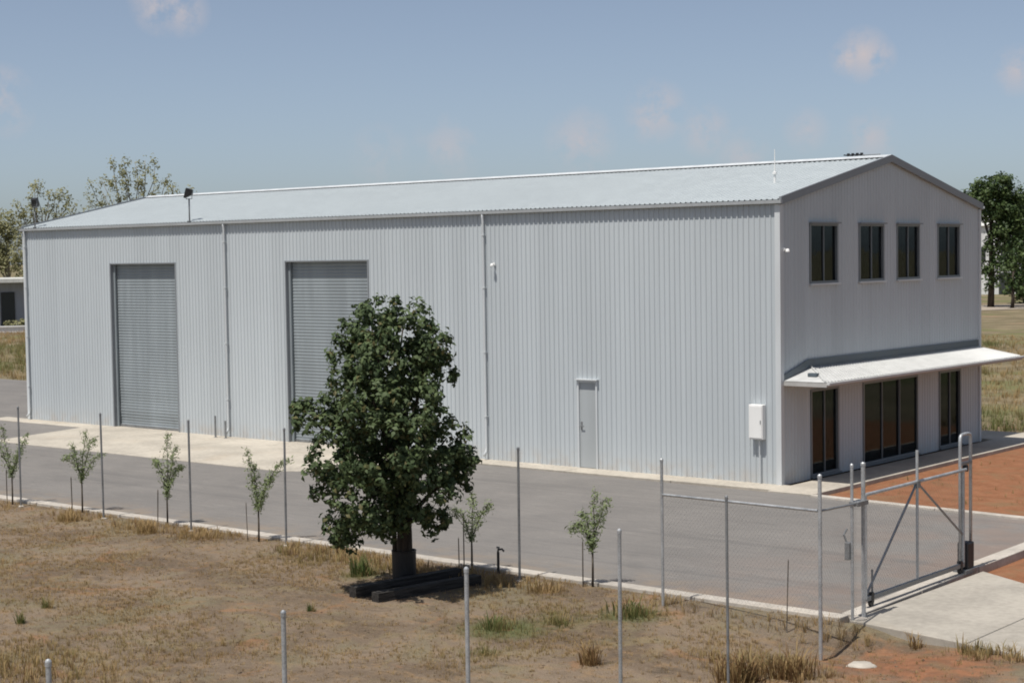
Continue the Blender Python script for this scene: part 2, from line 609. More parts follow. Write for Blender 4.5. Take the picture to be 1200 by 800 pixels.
def mesh_np(name, verts, tris, mat, parent=None, tint=None):
    """triangles from numpy arrays; tint is one (r,g) pair for each vertex"""
    me = bpy.data.meshes.new(name)
    verts = np.asarray(verts, dtype=np.float32)
    tris = np.asarray(tris, dtype=np.int32)
    me.vertices.add(len(verts))
    me.vertices.foreach_set('co', verts.ravel())
    me.loops.add(tris.size)
    me.loops.foreach_set('vertex_index', tris.ravel())
    me.polygons.add(len(tris))
    me.polygons.foreach_set('loop_start', np.arange(0, tris.size, 3, dtype=np.int32))
    me.update(calc_edges=True)
    if tint is not None:
        a = me.color_attributes.new('tint', 'FLOAT_COLOR', 'POINT')
        c = np.ones((len(verts), 4), dtype=np.float32)
        c[:, 0] = tint[:, 0]
        c[:, 1] = tint[:, 1]
        a.data.foreach_set('color', c.ravel())
    o = bpy.data.objects.new(name, me)
    COL.objects.link(o)
    me.materials.append(M[mat])
    if parent is not None:
        o.parent = parent
    return o


# ------------------------------------------------------------------ terrain
def ss(a, b, v):
    t = min(1, max(0, (v - a) / (b - a)))
    return t * t * (3 - 2 * t)


def fnoise(x, y, s, seed=0.0):
    return noise.noise(Vector((x * s + seed, y * s - seed, seed * 1.7)))


def field_h(x, y):
    d = max(x - 7.55, -10.95 - y, y - 16)          # distance outside the yard
    if d < 0:
        return -0.09 if not (x > 1.3 and y > -1.3 and x < 7.3) else 0.0 + 0.012 * fnoise(x, y, 1.3)
    k = ss(0, 1.2, d)
    near = 1 - ss(60, 160, math.hypot(x, y))
    h = -0.012 + k * (0.05 * fnoise(x, y, 0.35, 3.1) + 0.028 * fnoise(x, y, 1.1, 5.2) + 0.012 * fnoise(x, y, 3.1, 8.2)) * near
    g = math.exp(-((x - 7.9) / 1.2) ** 2 - ((y + 12.0) / 1.1) ** 2)
    h -= 0.22 * g * k
    if x > 7.4 and -11.3 < y < -6.3:
        h = min(h, -0.02)
    return h


def axis(lo, hi, step, out, growth=1.35):
    a = list(np.arange(lo, hi + 1e-6, step))
    s = step
    while a[-1] < out:
        s *= growth
        a.append(a[-1] + s)
    s = step
    while a[0] > -out:
        s *= growth
        a.insert(0, a[0] - s)
    return a


xs, ys = axis(-16, 13, 0.25, 3500), axis(-27, 15, 0.25, 3500)
greens = [(4.2, -13.2, 1.0, 0.55), (3.3, -12.4, 0.7, 0.4), (-3.1, -12.0, .5, .5), (0.2, -17.6, 1.2, .3), (6.0, -12.2, .7, .3), (4.9, -12.4, 0.6, 0.9), (3.9, -14.0, 0.8, 0.9), (-0.4, -12.4, 0.5, 0.8), (4.6, -15.3, 0.7, 0.5), (7.6, -13.3, 0.7, 0.45),
          (-3.0, -17.2, 0.6, 0.3), (9.6, -11.2, 0.8, 0.4), (1.4, -16.2, 0.9, 0.35), (-2.0, -12.2, 0.6, 0.4)]


def zone(x, y):
    r = 0.0
    n = 0.25 * fnoise(x, y, 0.8, 1.0)
    if y > -1.8 and x > 0.4:
        r = (1 - ss(11.0, 15.5, y + 2 * n)) * (1 - ss(9.5, 12.5, x + 3 * n))
    if x > 7.0 and -7.6 < y:
        r = max(r, (1 - ss(9.5, 13, x)) * (1 - ss(11.0, 15.5, y)))
    if x > 7.0 and y < -10.8:
        r = max(r, 0.52 * (1 - ss(0.3, 3.0, math.hypot(x - 9.2, y + 12.4))))
    g = 0.0
    for gx, gy, gr, ga in greens:
        g = max(g, ga * math.exp(-((x - gx) ** 2 + (y - gy) ** 2) / gr ** 2))
    f = max(ss(13.0, 17.5, y + 3 * n), ss(-17, -28, x) if False else 0)
    f = max(f, 1 - ss(-40, -26, x), ss(25, 40, x), 1 - ss(-60, -40, y))
    return r, g, f


gv, gf, gz = [], [], []
for y in ys:
    for x in xs:
        gv.append((x, y, field_h(x, y)))
        gz.append(zone(x, y))
nx = len(xs)
for j in range(len(ys) - 1):
    for i in range(nx - 1):
        a = j * nx + i
        gf.append((a, a + 1, a + 1 + nx, a + nx))
gb = MB()
gb.v, gb.f = gv, gf
ground = gb.build('ground', 'ground', smooth=True)
tag(ground, kind='structure')
za = ground.data.color_attributes.new('zone', 'FLOAT_COLOR', 'POINT')
zc = np.ones((len(gv), 4), dtype=np.float32)
zc[:, :3] = np.array(gz)
za.data.foreach_set('color', zc.ravel())

# ------------------------------------------------------------------ yard: asphalt, kerbs, concrete
yard = MB()
yard.add([(-62, -10.6, 0), (7.22, -10.6, 0), (7.22, -1.42, 0), (0.9, -0.95, 0), (-27.9, -0.5, 0), (-29.0, 5, 0), (-29.0, 10.4, 0), (-62, 10.4, 0)],
         [(0, 1, 2, 3, 4), (0, 4, 5, 6, 7)])
tag(yard.build('asphalt_yard', 'asphalt'), kind='structure')


def kerb(name, a, b, w, z0, z1, joint=2.4):
    """a cast kerb laid in lengths with narrow joints between them"""
    a, b = Vector((a[0], a[1], 0)), Vector((b[0], b[1], 0))
    L = (b - a).length
    d = (b - a) / L
    s = Vector((-d.y, d.x, 0)) * (w / 2)
    root = None
    n = max(1, int(round(L / joint)))
    par = empty(name, (0, 0, 0))
    tag(par, kind='structure')
    for i in range(n):
        p, q = a + d * (L * i / n + 0.006), a + d * (L * (i + 1) / n - 0.006)
        j = 0.004 * math.sin(i * 7.3)
        mb = MB().prism([tuple((p - s)[:2]), tuple((q - s)[:2]), tuple((q + s)[:2]), tuple((p + s)[:2])], z0, z1 + j)
        mb.build('kerb_stone', 'kerbc', par, 0.012)
    return par


kerb('kerb', (-60, -10.74), (7.40, -10.80), 0.26, -0.3, 0.022)
kerb('gate_sill', (7.40, -10.66), (7.30, -6.50), 0.26, -0.32, 0.03)
kerb('boundary_kerb', (7.30, -6.48), (7.02, 9.0), 0.28, -0.3, 0.05)
kerb('garden_kerb', (1.35, -1.0), (7.1, -1.48), 0.2, -0.3, 0.045)

apron = tag(empty('concrete_apron'), kind='structure')
ax = [-23.3, -20.3, -17.3, -14.3, -11.2]
for i in range(4):
    l0 = -24.25 if i == 0 else ax[i] + 0.006
    MB().prism([(ax[i] + 0.006, -4.42), (ax[i + 1] - 0.006, -4.42), (ax[i + 1] - 0.006, -0.722), (l0, -0.722)], -0.1, 0.018 + 0.002 * (i % 2)).build('slab', 'concrete', apron, 0.008)
MB().prism([(-11.194, -4.42), (-10.6, -4.1), (-8.6, -0.722), (-11.194, -0.722)], -0.1, 0.018).build('slab', 'concrete', apron, 0.008)
k = 0
x = -29.4
while x < 0.2:
    x2 = min(x + 3.0, 0.21)
    MB().box((x + 0.005, -0.716, -0.1), (x2 - 0.005, 0.06, 0.022 + 0.002 * (k % 2))).build('slab', 'concrete', apron, 0.008)
    x = x2
    k += 1
terrace = tag(empty('terrace'), kind='structure')
y = -0.92
k = 0
while y < 12.5:
    y2 = y + 2.24
    MB().box((0.215, y + 0.005, -0.1), (1.28, y2 - 0.005, 0.028 + 0.002 * (k % 2))).build('slab', 'concrete', terrace, 0.008)
    y = y2
    k += 1
MB().box((-1.2, 10.6, -0.1), (0.205, 12.5, 0.026)).build('slab', 'concrete', terrace, 0.008)

drive = tag(empty('driveway'), kind='structure')
dp = [(7.545, -10.93, -6.60), (9.4, -11.28, -7.72), (11.4, -11.66, -8.95), (13.6, -12.1, -10.3)]
for i in range(3):
    (xa, ya, yb), (xb, yc, yd) = dp[i], dp[i + 1]
    MB().prism([(xa + 0.006, ya), (xb - 0.006, yc), (xb - 0.006, yd), (xa + 0.006, yb)], -0.3, 0.012 - 0.003 * i).build('slab', 'drivec', drive, 0.01)

# ------------------------------------------------------------------ the shed
L, W, H, HR = 28.05, 10.155, 6.2, 7.27
shed = empty('warehouse')
tag(shed, 'long pale grey corrugated steel shed with two roller doors and glazed gable end', 'warehouse')

PER, DEP = 0.140, 0.020


def profile(u0, u1, openings=()):
    """breakpoints (u, proud) of the ribbed sheet between u0 and u1, split at the opening edges"""
    pts = []
    u = u0
    while u < u1:
        for du, pr in ((0, 0), (0.088, 0), (0.101, DEP), (0.127, DEP)):
            if u + du < u1:
                pts.append((u + du, pr))
        u += PER
    pts.append((u1, 0))
    for e in sorted({q for o in openings for q in o[:2]}):
        for i in range(len(pts) - 1):
            if pts[i][0] < e - 1e-6 and pts[i + 1][0] > e + 1e-6:
                t = (e - pts[i][0]) / (pts[i + 1][0] - pts[i][0])
                pts.insert(i + 1, (e, pts[i][1] + t * (pts[i + 1][1] - pts[i][1])))
                break
    return pts


def ribbed(u0, u1, top, openings, place, z0=0.0):
    mb = MB()
    pts = profile(u0, u1, openings)
    for (ua, pa), (ub, pb) in zip(pts, pts[1:]):
        mid = (ua + ub) / 2
        spans = [(z0, None)]
        for (oa, ob, za_, zb) in openings:
            if oa - 1e-6 < mid < ob + 1e-6:
                new = []
                for (s, e) in spans:
                    if zb <= s + 1e-6 or (e is not None and za_ >= e - 1e-6):
                        new.append((s, e))
                    elif e is None or e > zb:
                        if za_ > s + 1e-3:
                            new.append((s, za_))
                        new.append((zb, e))
                    else:
                        new.append((s, e))
                spans = new
        for (s, e) in spans:
            ta = top(ua) if e is None else e
            tb = top(ub) if e is None else e
            mb.add([place(ua, pa, s), place(ub, pb, s), place(ub, pb, tb), place(ua, pa, ta)], [(0, 1, 2, 3)])
    return mb


DOORS = [(-23.5, -20.42, 0.0, 5.0), (-15.62, -12.46, 0.0, 5.0), (-5.52, -4.93, 0.0, 2.11)]
wall = ribbed(-L, 0.0, lambda u: H - 0.02, DOORS, lambda u, p, z: (u, -p, z)).build('wall_cladding', 'wall', shed)
UP = [(1.28, 2.55), (3.56, 4.79), (5.44, 6.67), (7.66, 8.95)]
LOW = [(1.28, 2.55), (3.72, 6.55), (7.74, 8.99)]
GW = [(a, b, 4.36, 5.69) for a, b in UP] + [(a, b, 0.06, 2.0) for a, b in LOW]


def gtop(u):
    return H + (HR - H) * (1 - abs(u - W / 2) / (W / 2)) - 0.02


# the gable end carries a finer, flatter sheet
DEP_, PER_ = DEP, PER
DEP = 0.010
gable = ribbed(0.0, W, gtop, GW, lambda u, p, z: (p, u, z)).build('gable_cladding', 'wall', shed)
DEP = DEP_
MB().add([(-L, W, 0), (0, W, 0), (0, W, H - .02), (-L, W, H - .02)], [(3, 2, 1, 0)]).build('rear_wall', 'wall', shed)
MB().add([(-L, 0, 0), (-L, W, 0), (-L, W, H - .02), (-L, W / 2, HR - .02), (-L, 0, H - .02)], [(4, 3, 2, 1, 0)]).build('end_wall', 'wall', shed)

# roof sheets with their ribs running down the slope
OV, EX = 0.06, 0.05
for side in (0, 1):
    mb = MB()
    pts = profile(-L - EX, EX)
    sl = (HR - H) / (W / 2)
    for (ua, pa), (ub, pb) in zip(pts, pts[1:]):
        y0, y1 = (-OV, W / 2) if side == 0 else (W + OV, W / 2)
        z0 = H - OV * sl + 0.012
        mb.add([(ua, y0, z0 + pa), (ub, y0, z0 + pb), (ub, y1, HR + pb + 0.012), (ua, y1, HR + pa + 0.012)], [(0, 1, 2, 3) if side == 0 else (3, 2, 1, 0)])
    rf = mb.build('roof_sheeting', 'roof', shed)
    if side == 0:
        MB().add([(-L - EX, W / 2 - .2, HR - .2 * sl + .055), (EX + .02, W / 2 - .2, HR - .2 * sl + .055), (EX + .02, W / 2, HR + .075), (-L - EX, W / 2, HR + .075),
                  (EX + .02, W / 2 + .2, HR - .2 * sl + .055), (-L - EX, W / 2 + .2, HR - .2 * sl + .055)], [(0, 1, 2, 3), (3, 2, 4, 5)]).build('ridge_cap', 'trim', rf)


def barge(x0, x1, name='barge_flashing'):
    for s in (0, 1):
        y0 = -OV if s == 0 else W + OV
        sl = (HR - H) / (W / 2)
        za = H - OV * sl
        mb = MB()
        q = [(y0, za - .10), (W / 2, HR - .10), (W / 2, HR + .07), (y0, za + .07)]
        mb.add([(x0, *p) for p in q] + [(x1, *p) for p in q], [(0, 1, 2, 3), (7, 6, 5, 4), (0, 4, 5, 1), (1, 5, 6, 2), (2, 6, 7, 3), (3, 7, 4, 0)])
        mb.build(name, 'barge', shed)


barge(0.034, 0.095)
barge(-L - .09, -L - .03)
# gutter: an open quad section along the eave
gut = MB()
prof = [(-.055, 6.19), (-.055, 6.125), (-.115, 6.125), (-.122, 6.18), (-.130, 6.18), (-.122, 6.115), (-.047, 6.115), (-.047, 6.19)]
n = len(prof)
gut.add([(-L - .08, *p) for p in prof] + [(.10, *p) for p in prof], [(i, (i + 1) % n, n + (i + 1) % n, n + i) for i in range(n)])
gut.box((.10, -.130, 6.112), (.112, -.045, 6.185)).box((-L - .092, -.130, 6.112), (-L - .08, -.045, 6.185))
gut.build('gutter', 'gutter', shed)
gut = MB()
prof2 = [(W - p[0], p[1]) for p in prof]
gut.add([(-L - .08, *p) for p in prof2] + [(.10, *p) for p in prof2], [(i, n + i, n + (i + 1) % n, (i + 1) % n) for i in range(n)])
gut.build('gutter', 'gutter', shed)

# corner flashings and downpipes
MB().box((-.09, -.042, .0), (.042, .09, 6.10)).build('corner_flashing', 'trim', shed)
MB().box((-.06, W - .06, .0), (.042, W + .042, 6.10)).build('corner_flashing', 'trim', shed)
MB().box((-L - .04, -.042, .0), (-L + .09, .06, 6.10)).build('corner_flashing', 'trim', shed)


def downpipe(x):
    d = MB()
    d.tube([(x, -.085, 6.12), (x, -.085, 6.05), (x, -.070, 5.95), (x, -.070, .32), (x, -.085, .22), (x, -.17, .13)], .034, 10)
    p = d.build('downpipe', 'trim', shed, smooth=True)
    for z in (1.1, 2.7, 4.3, 5.6):
        MB().box((x - .048, -.110, z - .014), (x + .048, -.031, z + .014)).build('strap', 'trim', p)


for x in (-18.13, -8.37, -L + .12):
    downpipe(x)


# roller doors: recessed curtain of pressed slats between guides
def roller(a, b, top, bent):
    r = empty('roller_door', ((a + b) / 2, 0, 0))
    r.parent = shed
    cx = (a + b) / 2
    w = (b - a) / 2
    cur = MB()
    pitch = 0.088
    nz = int((top + .1) / pitch)
    prof = []
    for i in range(nz):
        z = 0.05 + i * pitch
        # the lowest slats bow a little out of line
        off = 0.02 * math.exp(-z / 0.5) * math.sin(z * 9) * bent
        for dz, dy in ((0, 0), (.018, -.007), (.050, -.007), (.068, 0)):
            prof.append((z + dz, .16 + dy + off))
    segs = 8
    rows = []
    for (z, y) in prof:
        rows.append([(-w + .03 + (2 * w - .06) * k / segs, y + bent * .02 * math.sin(k * 1.3 + z * 2.2) * math.exp(-z / 0.8), z) for k in range(segs + 1)])
    vs = [p for row in rows for p in row]
    m = segs + 1
    cur.add(vs, [(j * m + k, j * m + k + 1, (j + 1) * m + k + 1, (j + 1) * m + k) for j in range(len(rows) - 1) for k in range(segs)])
    cur.build('curtain', 'roller', r)
    MB().box((-w + .03, .135, .024), (w - .03, .19, .10)).build('bottom_bar', 'galvd', r, .006)
    for s in (-1, 1):
        xi, xo = s * (w - .002), s * (w - .075)
        MB().box((xi, .07, .023), (xo, .13, top)).build('guide', 'roller', r, .004)
        MB().box((s * w, -.036, .023), (s * (w + .04), .21, top + .04)).build('jamb', 'barge', r, .004)
    MB().box((-w, -.030, top), (w, .21, top + .04)).build('header', 'barge', r, .004)
    MB().add([(-w, .22, 0), (w, .22, 0), (w, .22, top), (-w, .22, top)], [(0, 1, 2, 3)]).build('backing', 'dark', r)
    MB().box((-w, -.03, -.05), (w, .4, .0225)).build('threshold', 'concrete', r)
    return r


roller(-23.5, -20.42, 5.0, 1.0)
roller(-15.62, -12.46, 5.0, 0.25)

# personnel door
d = empty('personnel_door', (-5.225, 0, 0))
d.parent = shed
w = .295
MB().box((-w + .045, -.004, .03), (w - .045, .035, 2.06)).build('door_leaf', 'doorgrey', d, .004)
MB().box((-w, -.045, .023), (-w + .045, .06, 2.06)).box((w - .045, -.045, .023), (w, .06, 2.06)).box((-w, -.045, 2.06), (w, .06, 2.11)).build('frame', 'trim', d)
MB().tube([(-w + .1, -.004, 1.02), (-w + .1, -.06, 1.02)], .012, 8).tube([(-w + .085, -.055, 1.02), (-w + .20, -.055, 1.02)], .011, 8).box((-w + .075, -.012, .93), (-w + .125, -.0045, 1.12)).build('handle', 'galvd', d)
MB().box((-w - .03, -.10, 2.115), (w + .03, .0, 2.14)).build('drip_flashing', 'trim', d)
for z in (.35, 1.05, 1.8):
    MB().tube([(w - .045, -.015, z - .05), (w - .045, -.015, z + .05)], .012, 8).build('hinge', 'galvd', d)


# windows of the gable end
def window(y0, y1, z0, z1, lights, blind, transom=None, upper=True):
    wn_ = empty('window', (0, (y0 + y1) / 2, z0))
    wn_.parent = shed
    w, h = (y1 - y0) / 2, z1 - z0
    fr = MB()
    t = .05
    X0, X1 = -.07, .03
    fr.box((X0, -w, 0), (X1, -w + t, h)).box((X0, w - t, 0), (X1, w, h)).box((X0, -w + t, 0), (X1, w - t, t)).box((X0, -w + t, h - t), (X1, w - t, h))
    fr.build('frame', 'winframe', wn_, .004)
    MB().box((.031, -w - .03, -.045), (.085, w + .03, .0)).build('sill', 'trim' if upper else 'winframe', wn_, .004)
    if upper:
        MB().box((.026, -w - .03, h), (.10, w + .03, h + .035)).build('head_flashing', 'barge', wn_)
    iw = 2 * (w - t) / lights
    for i in range(lights):
        a = -w + t + iw * i
        if i:
            MB().box((-.055, a - .012, t), (.018, a + .012, h - t)).build('mullion', 'winframe', wn_, .003)
        xo = -.012 - .02 * (i % 2)
        MB().box((xo - .006, a + (.012 if i else 0), t), (xo, a + iw - (.012 if i < lights - 1 else 0), h - t)).build('pane', 'glass', wn_)
    if transom:
        MB().box((-.05, -w + t, transom - .02), (.012, w - t, transom + .02)).build('transom', 'winframe', wn_)
    # vertical blinds hanging behind the glass, partly drawn
    sl = MB()
    y = -w + .06
    i = 0
    while y < w - .1:
        f = (y + w) / (2 * w)
        if blind(f):
            a = .5 + .25 * math.sin(i * 2.1)
            dx, dy = .045 * math.cos(a), .045 * math.sin(a)
            sl.add([(-.20 - dx, y - dy + .04, .05), (-.20 + dx, y + dy + .04, .05), (-.20 + dx, y + dy + .04, h + .05), (-.20 - dx, y - dy + .04, h + .05)], [(0, 1, 2, 3)])
        y += .085
        i += 1
    if sl.v:
        sl.build('vertical_blind', 'blind', wn_)
    return wn_


bl = [lambda f: f < .45, lambda f: f > .55, lambda f: f < .5, lambda f: f < .35]
for (a, b), fn in zip(UP, bl):
    window(a, b, 4.36, 5.69, 2, fn)
window(LOW[0][0], LOW[0][1], 0.06, 2.0, 2, lambda f: f > .5, None, False)
window(LOW[1][0], LOW[1][1], 0.06, 2.0, 3, lambda f: .25 < f < .5, None, False)
window(LOW[2][0], LOW[2][1], 0.06, 2.0, 2, lambda f: f > .5, None, False)
# the rooms behind the glass
MB().box((-5.0, .1, .0), (-.1, W - .1, .02)).build('office_floor', 'inside', shed)
MB().box((-5.0, .1, 2.75), (-.1, W - .1, 3.0)).build('office_ceiling', 'inside', shed)
MB().box((-5.1, .1, .0), (-5.0, W - .1, 6.1)).build('partition_wall', 'inside', shed)
for y in (.1, 3.1, 7.2, W - .15):
    MB().box((-4.99, y, .021), (-.25, y + .06, 2.74)).build('partition_wall', 'inside', shed)

# canopy over the terrace: a shallow hipped lean-to with fascia and soffit
cn = empty('canopy', (0, 0, 0))
cn.parent = shed
P, ZE, ZR = 1.06, 2.28, 2.50
YA, YB, RA, RB = .08, 10.32, 1.26, 10.03
nrib = 70
roofm = MB()
for i in range(nrib):
    ya, yb = RA + (RB - RA) * i / nrib, RA + (RB - RA) * (i + 1) / nrib
    ym = ya + (yb - ya) * .75
    for (p, q, e, f) in ((ya, ym, 0, 0), (ym, ym + (yb - ym) * .3, 0, .018), (ym + (yb - ym) * .3, yb, .018, 0)):
        fa, fb = YA + .0 + (YB - YA) * (p - RA) / (RB - RA), YA + (YB - YA) * (q - RA) / (RB - RA)
        roofm.add([(.045, p, ZR + e), (P, fa, ZE + e), (P, fb, ZE + f), (.045, q, ZR + f)], [(0, 1, 2, 3)])
roofm.add([(.045, YA, ZE), (P, YA, ZE), (.045, RA, ZR)], [(0, 1, 2)])
roofm.add([(.045, YB, ZE), (P, YB, ZE), (.045, RB, ZR)], [(2, 1, 0)])
rf = roofm.build('canopy_roof', 'canopy', cn)
MB().tube([(P - .01, YA + .01, ZE + .018), (.05, RA, ZR + .018)], .022, 8).build('hip_cap', 'canopy', rf)
MB().box((P - .02, YA, ZE - .10), (P + .035, YB, ZE - .012)).box((.05, YA - .02, ZE - .10), (P + .035, YA, ZE - .012)).box((.05, YB, ZE - .10), (P + .035, YB + .02, ZE - .012)).build('fascia', 'soffit', cn)
MB().box((P + .036, YA - .03, ZE - .06), (P + .11, YB + .03, ZE + .0)).build('canopy_gutter', 'canopy', cn, .01)
MB().box((.05, YA + .01, ZE - .085), (P - .025, YB - .01, ZE - .055)).build('soffit', 'soffit', cn)
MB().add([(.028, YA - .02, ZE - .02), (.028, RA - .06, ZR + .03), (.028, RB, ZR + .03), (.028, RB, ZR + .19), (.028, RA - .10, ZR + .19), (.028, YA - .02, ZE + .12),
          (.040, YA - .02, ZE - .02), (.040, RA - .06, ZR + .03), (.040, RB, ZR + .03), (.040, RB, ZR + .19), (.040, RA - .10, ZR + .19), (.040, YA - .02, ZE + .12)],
         [(0, 1, 4, 5), (1, 2, 3, 4), (11, 10, 7, 6), (10, 9, 8, 7), (5, 4, 10, 11), (4, 3, 9, 10), (0, 5, 11, 6), (2, 8, 9, 3)]).build('canopy_wall_strip', 'slate', cn)  # dark strip on the wall, following the top of the canopy roof
MB().box((.40, .47, ZE + .08), (.62, .60, ZE + .16)).build('roof_vent', 'slate', cn, .01)


# ------------------------------------------------------------------ fittings on the shed
def floodlight(x, y, z0, h, label, aim):
    f = empty('floodlight', (x, y, z0))
    MB().tube([(0, 0, 0), (0, 0, h - .12)], .022, 8).build('pole', 'galvd', f, smooth=True)
    MB().box((-.06, -.05, -.03), (.06, .05, .0)).build('base_plate', 'galvd', f)
    MB().tube([(-.13, 0, h + .02), (-.13, 0, h - .12), (.13, 0, h - .12), (.13, 0, h + .02)], .012, 6).build('bracket', 'galvd', f)
    hd = empty('lamp_head', (0, 0, h + .04), aim)
    hd.parent = f
    hs = MB()
    # tapered housing pitched downwards
    q = [(-.12, -.14, -.14), (.12, -.14, -.14), (.12, -.06, .16), (-.12, -.06, .16), (-.08, .10, -.05), (.08, .10, -.05), (.08, .12, .10), (-.08, .12, .10)]
    hs.add(q, [(0, 1, 2, 3), (7, 6, 5, 4), (0, 4, 5, 1), (1, 5, 6, 2), (2, 6, 7, 3), (3, 7, 4, 0)])
    hs.build('housing', 'black', hd, .012)
    MB().add([(-.10, -.142, -.115), (.10, -.142, -.115), (.10, -.075, .135), (-.10, -.075, .135)], [(0, 1, 2, 3)]).build('lens', 'lens', hd)
    tag(f, label, 'floodlight', 'floodlights above the eave')
    return f


floodlight(-19.69, -.02, 6.235, .76, 'black floodlight on a pole above the eave between the two roller doors', -.9)
floodlight(-27.4, -.02, 6.235, .74, 'black floodlight on a pole above the far left end of the eave', -2.4)

mbx = empty('meter_box', (-.525, -.03, 1.0))
MB().box((-.175, -.14, .0), (.175, 0, .76)).build('cabinet', 'white', mbx, .01)
MB().box((-.16, -.152, .03), (.16, -.141, .73)).build('cabinet_door', 'white', mbx, .006)
MB().box((.12, -.16, .34), (.14, -.153, .42)).build('latch', 'galvd', mbx)
MB().tube([(.05, -.07, -.01), (.05, -.05, -.97)], .014, 8).build('conduit', 'trim', mbx)
tag(mbx, 'white electrical meter box on the long wall near the front corner', 'meter box')


def wall_light(loc, rz, mat, label):
    w_ = empty('wall_light', loc, rz)
    w_.scale = (.62, .62, .62)
    MB().box((-.05, -.03, -.06), (.05, .0, .06)).build('back_plate', mat, w_, .005)
    MB().tube([(0, -.03, 0), (0, -.09, .0), (0, -.13, -.03)], .018, 8).build('arm', mat, w_)
    MB().lathe([(.03, .05), (.055, .03), (.075, -.04), (.078, -.07), (.05, -.075)], (0, -.15, -.02), 14).build('shade', mat, w_, smooth=True)
    tag(w_, label, 'wall light')


wall_light((-8.05, -.03, 4.88), 0, 'white', 'small white wall light high on the long wall beside the middle downpipe')
wall_light((.035, .13, 5.12), math.pi / 2, 'white', 'small white wall light high on the gable end near the front corner')

an = empty('whip_antenna', (-1.29, 2.0, 6.64))
MB().tube([(0, 0, 0), (0, 0, .22)], .03, 8).build('mount', 'white', an)
MB().lathe([(.02, 0), (.055, .01), (.055, .06), (.02, .07)], (0, 0, .20), 12).build('ground_disc', 'white', an)
MB().tube([(0, 0, .26), (0, 0, .78)], [.016, .008], 8).build('whip', 'white', an)
tag(an, 'slim white whip antenna standing on the roof slope near the gable', 'antenna')

yg = empty('television_antenna', (-.85, 5.45, 7.19))
MB().tube([(0, 0, 0), (0, 0, .20)], .018, 8).build('mast', 'galvd', yg)
bo = MB().tube([(-.44, 0, .20), (.44, 0, .20)], .012, 6).build('boom', 'galvd', yg)
for i, xx in enumerate((-.42, -.30, -.18, -.06)):
    MB().tube([(xx, -.22 + .02 * i, .21), (xx, .22 - .02 * i, .21)], .016, 6).build('element', 'black', bo)
    MB().box((xx - .025, -.03, .19), (xx + .025, .03, .26)).build('clamp', 'black', bo)
tag(yg, 'small dark television antenna lying along the ridge near the gable peak', 'antenna')

for sx, hh, lb in ((-18.36, .62, 'left'), (-17.92, .5, 'right')):
    bp = empty('bollard', (sx, -.36, .02))
    MB().tube([(0, 0, 0), (0, 0, hh)], .028, 10).build('pipe', 'galvd', bp)
    MB().lathe([(.06, 0), (.06, .012), (.03, .016)], (0, 0, 0), 12).build('base_plate', 'galvd', bp)
    tag(bp, 'short thin steel pipe guard just ' + lb + ' of the downpipe between the roller doors', 'bollard')

# ------------------------------------------------------------------ fences and gate
post_proto = {}


def post_parts(parent, h, r, mat):
    key = (round(h, 2), r, mat)
    if key not in post_proto:
        p = MB().tube([(0, 0, -.3), (0, 0, h - .01)], r, 12).build('pole', mat, parent, smooth=False)
        c = MB().lathe([(r * 1.16, -.03), (r * 1.16, .005), (r * .9, .018), (r * .3, .026)], (0, 0, h - .01), 12).build('cap', mat, parent)
        f = MB().lathe([(r * 3.2, -.2), (r * 3.0, .015), (r * 1.2, .03)], (0, 0, 0), 12).build('footing', 'kerbc', parent)
        post_proto[key] = (p, c, f)
    else:
        for o in post_proto[key]:
            q = o.copy()
            COL.objects.link(q)
            q.parent = parent


def fence_post(x, y, top, label, group, r=.026, mat='galvd', lean=(0, 0)):
    z = field_h(x, y)
    o = empty('fence_post', (x, y, z))
    o.rotation_euler = (lean[0], lean[1], 0)
    post_parts(o, round(top - z, 1), r, mat)
    tag(o, label, 'fence post', group)
    return o


kerb_posts = [(-11.62, -11.28), (-8.75, -11.30), (-6.05, -11.30), (-3.40, -11.32), (-.72, -11.34), (2.02, -11.36)]
kl = ['slim grey steel fence post by the kerb, leftmost of its row, beyond the far sapling',
      'slim grey steel fence post by the kerb, second from the left',
      'slim grey steel fence post by the kerb, third from the left, between two saplings',
      'slim grey steel fence post by the kerb just left of the big tree',
      'slim grey steel fence post by the kerb hidden behind the big tree crown',
      'slim grey steel fence post by the kerb just right of the big tree']
for i, ((x, y), lb) in enumerate(zip(kerb_posts, kl)):
    if i == 4:
        continue
    fence_post(x, y, 2.08, lb, 'fence posts along the kerb', .020, 'galvd', (random.uniform(-.006, .006), random.uniform(-.008, .008)))
near_posts = [(8.12, -14.92), (8.16, -17.10), (8.32, -19.72), (8.22, -21.92), (8.22, -24.20)]
nl = ['bare galvanised post in dry grass, the one nearest the railed corner section',
      'bare galvanised post in the field, second from the railed corner',
      'pale galvanised post in front of the shaded ground right of the big tree',
      'pale galvanised post in the dry field near the bottom edge, left of the big tree',
      'pale galvanised post whose tip just shows at the bottom left corner']
for i, ((x, y), lb) in enumerate(zip(near_posts, nl)):
    fence_post(x, y, 2.2, lb, 'fence posts across the field', .021 if i else .017, 'galv' if i else 'galvd', (random.uniform(-.006, .006), random.uniform(-.006, .006)))

fs = empty('fence_section', (7.9, -12.36, 0))
tag(fs, 'galvanised corner section of fence with a top rail beside the gate', 'fence')


def fpole(par, ox, oy, x, y, top, r=.03, name='post', mat='galv', z0=None):
    z = (field_h(x, y) - .3) if z0 is None else z0
    p = MB().tube([(x - ox, y - oy, z), (x - ox, y - oy, top)], r, 12).build(name, mat, par)
    MB().lathe([(r * 1.15, -.03), (r * 1.15, .006), (r * .5, .024)], (x - ox, y - oy, top), 12).build('cap', mat, p)
    return p


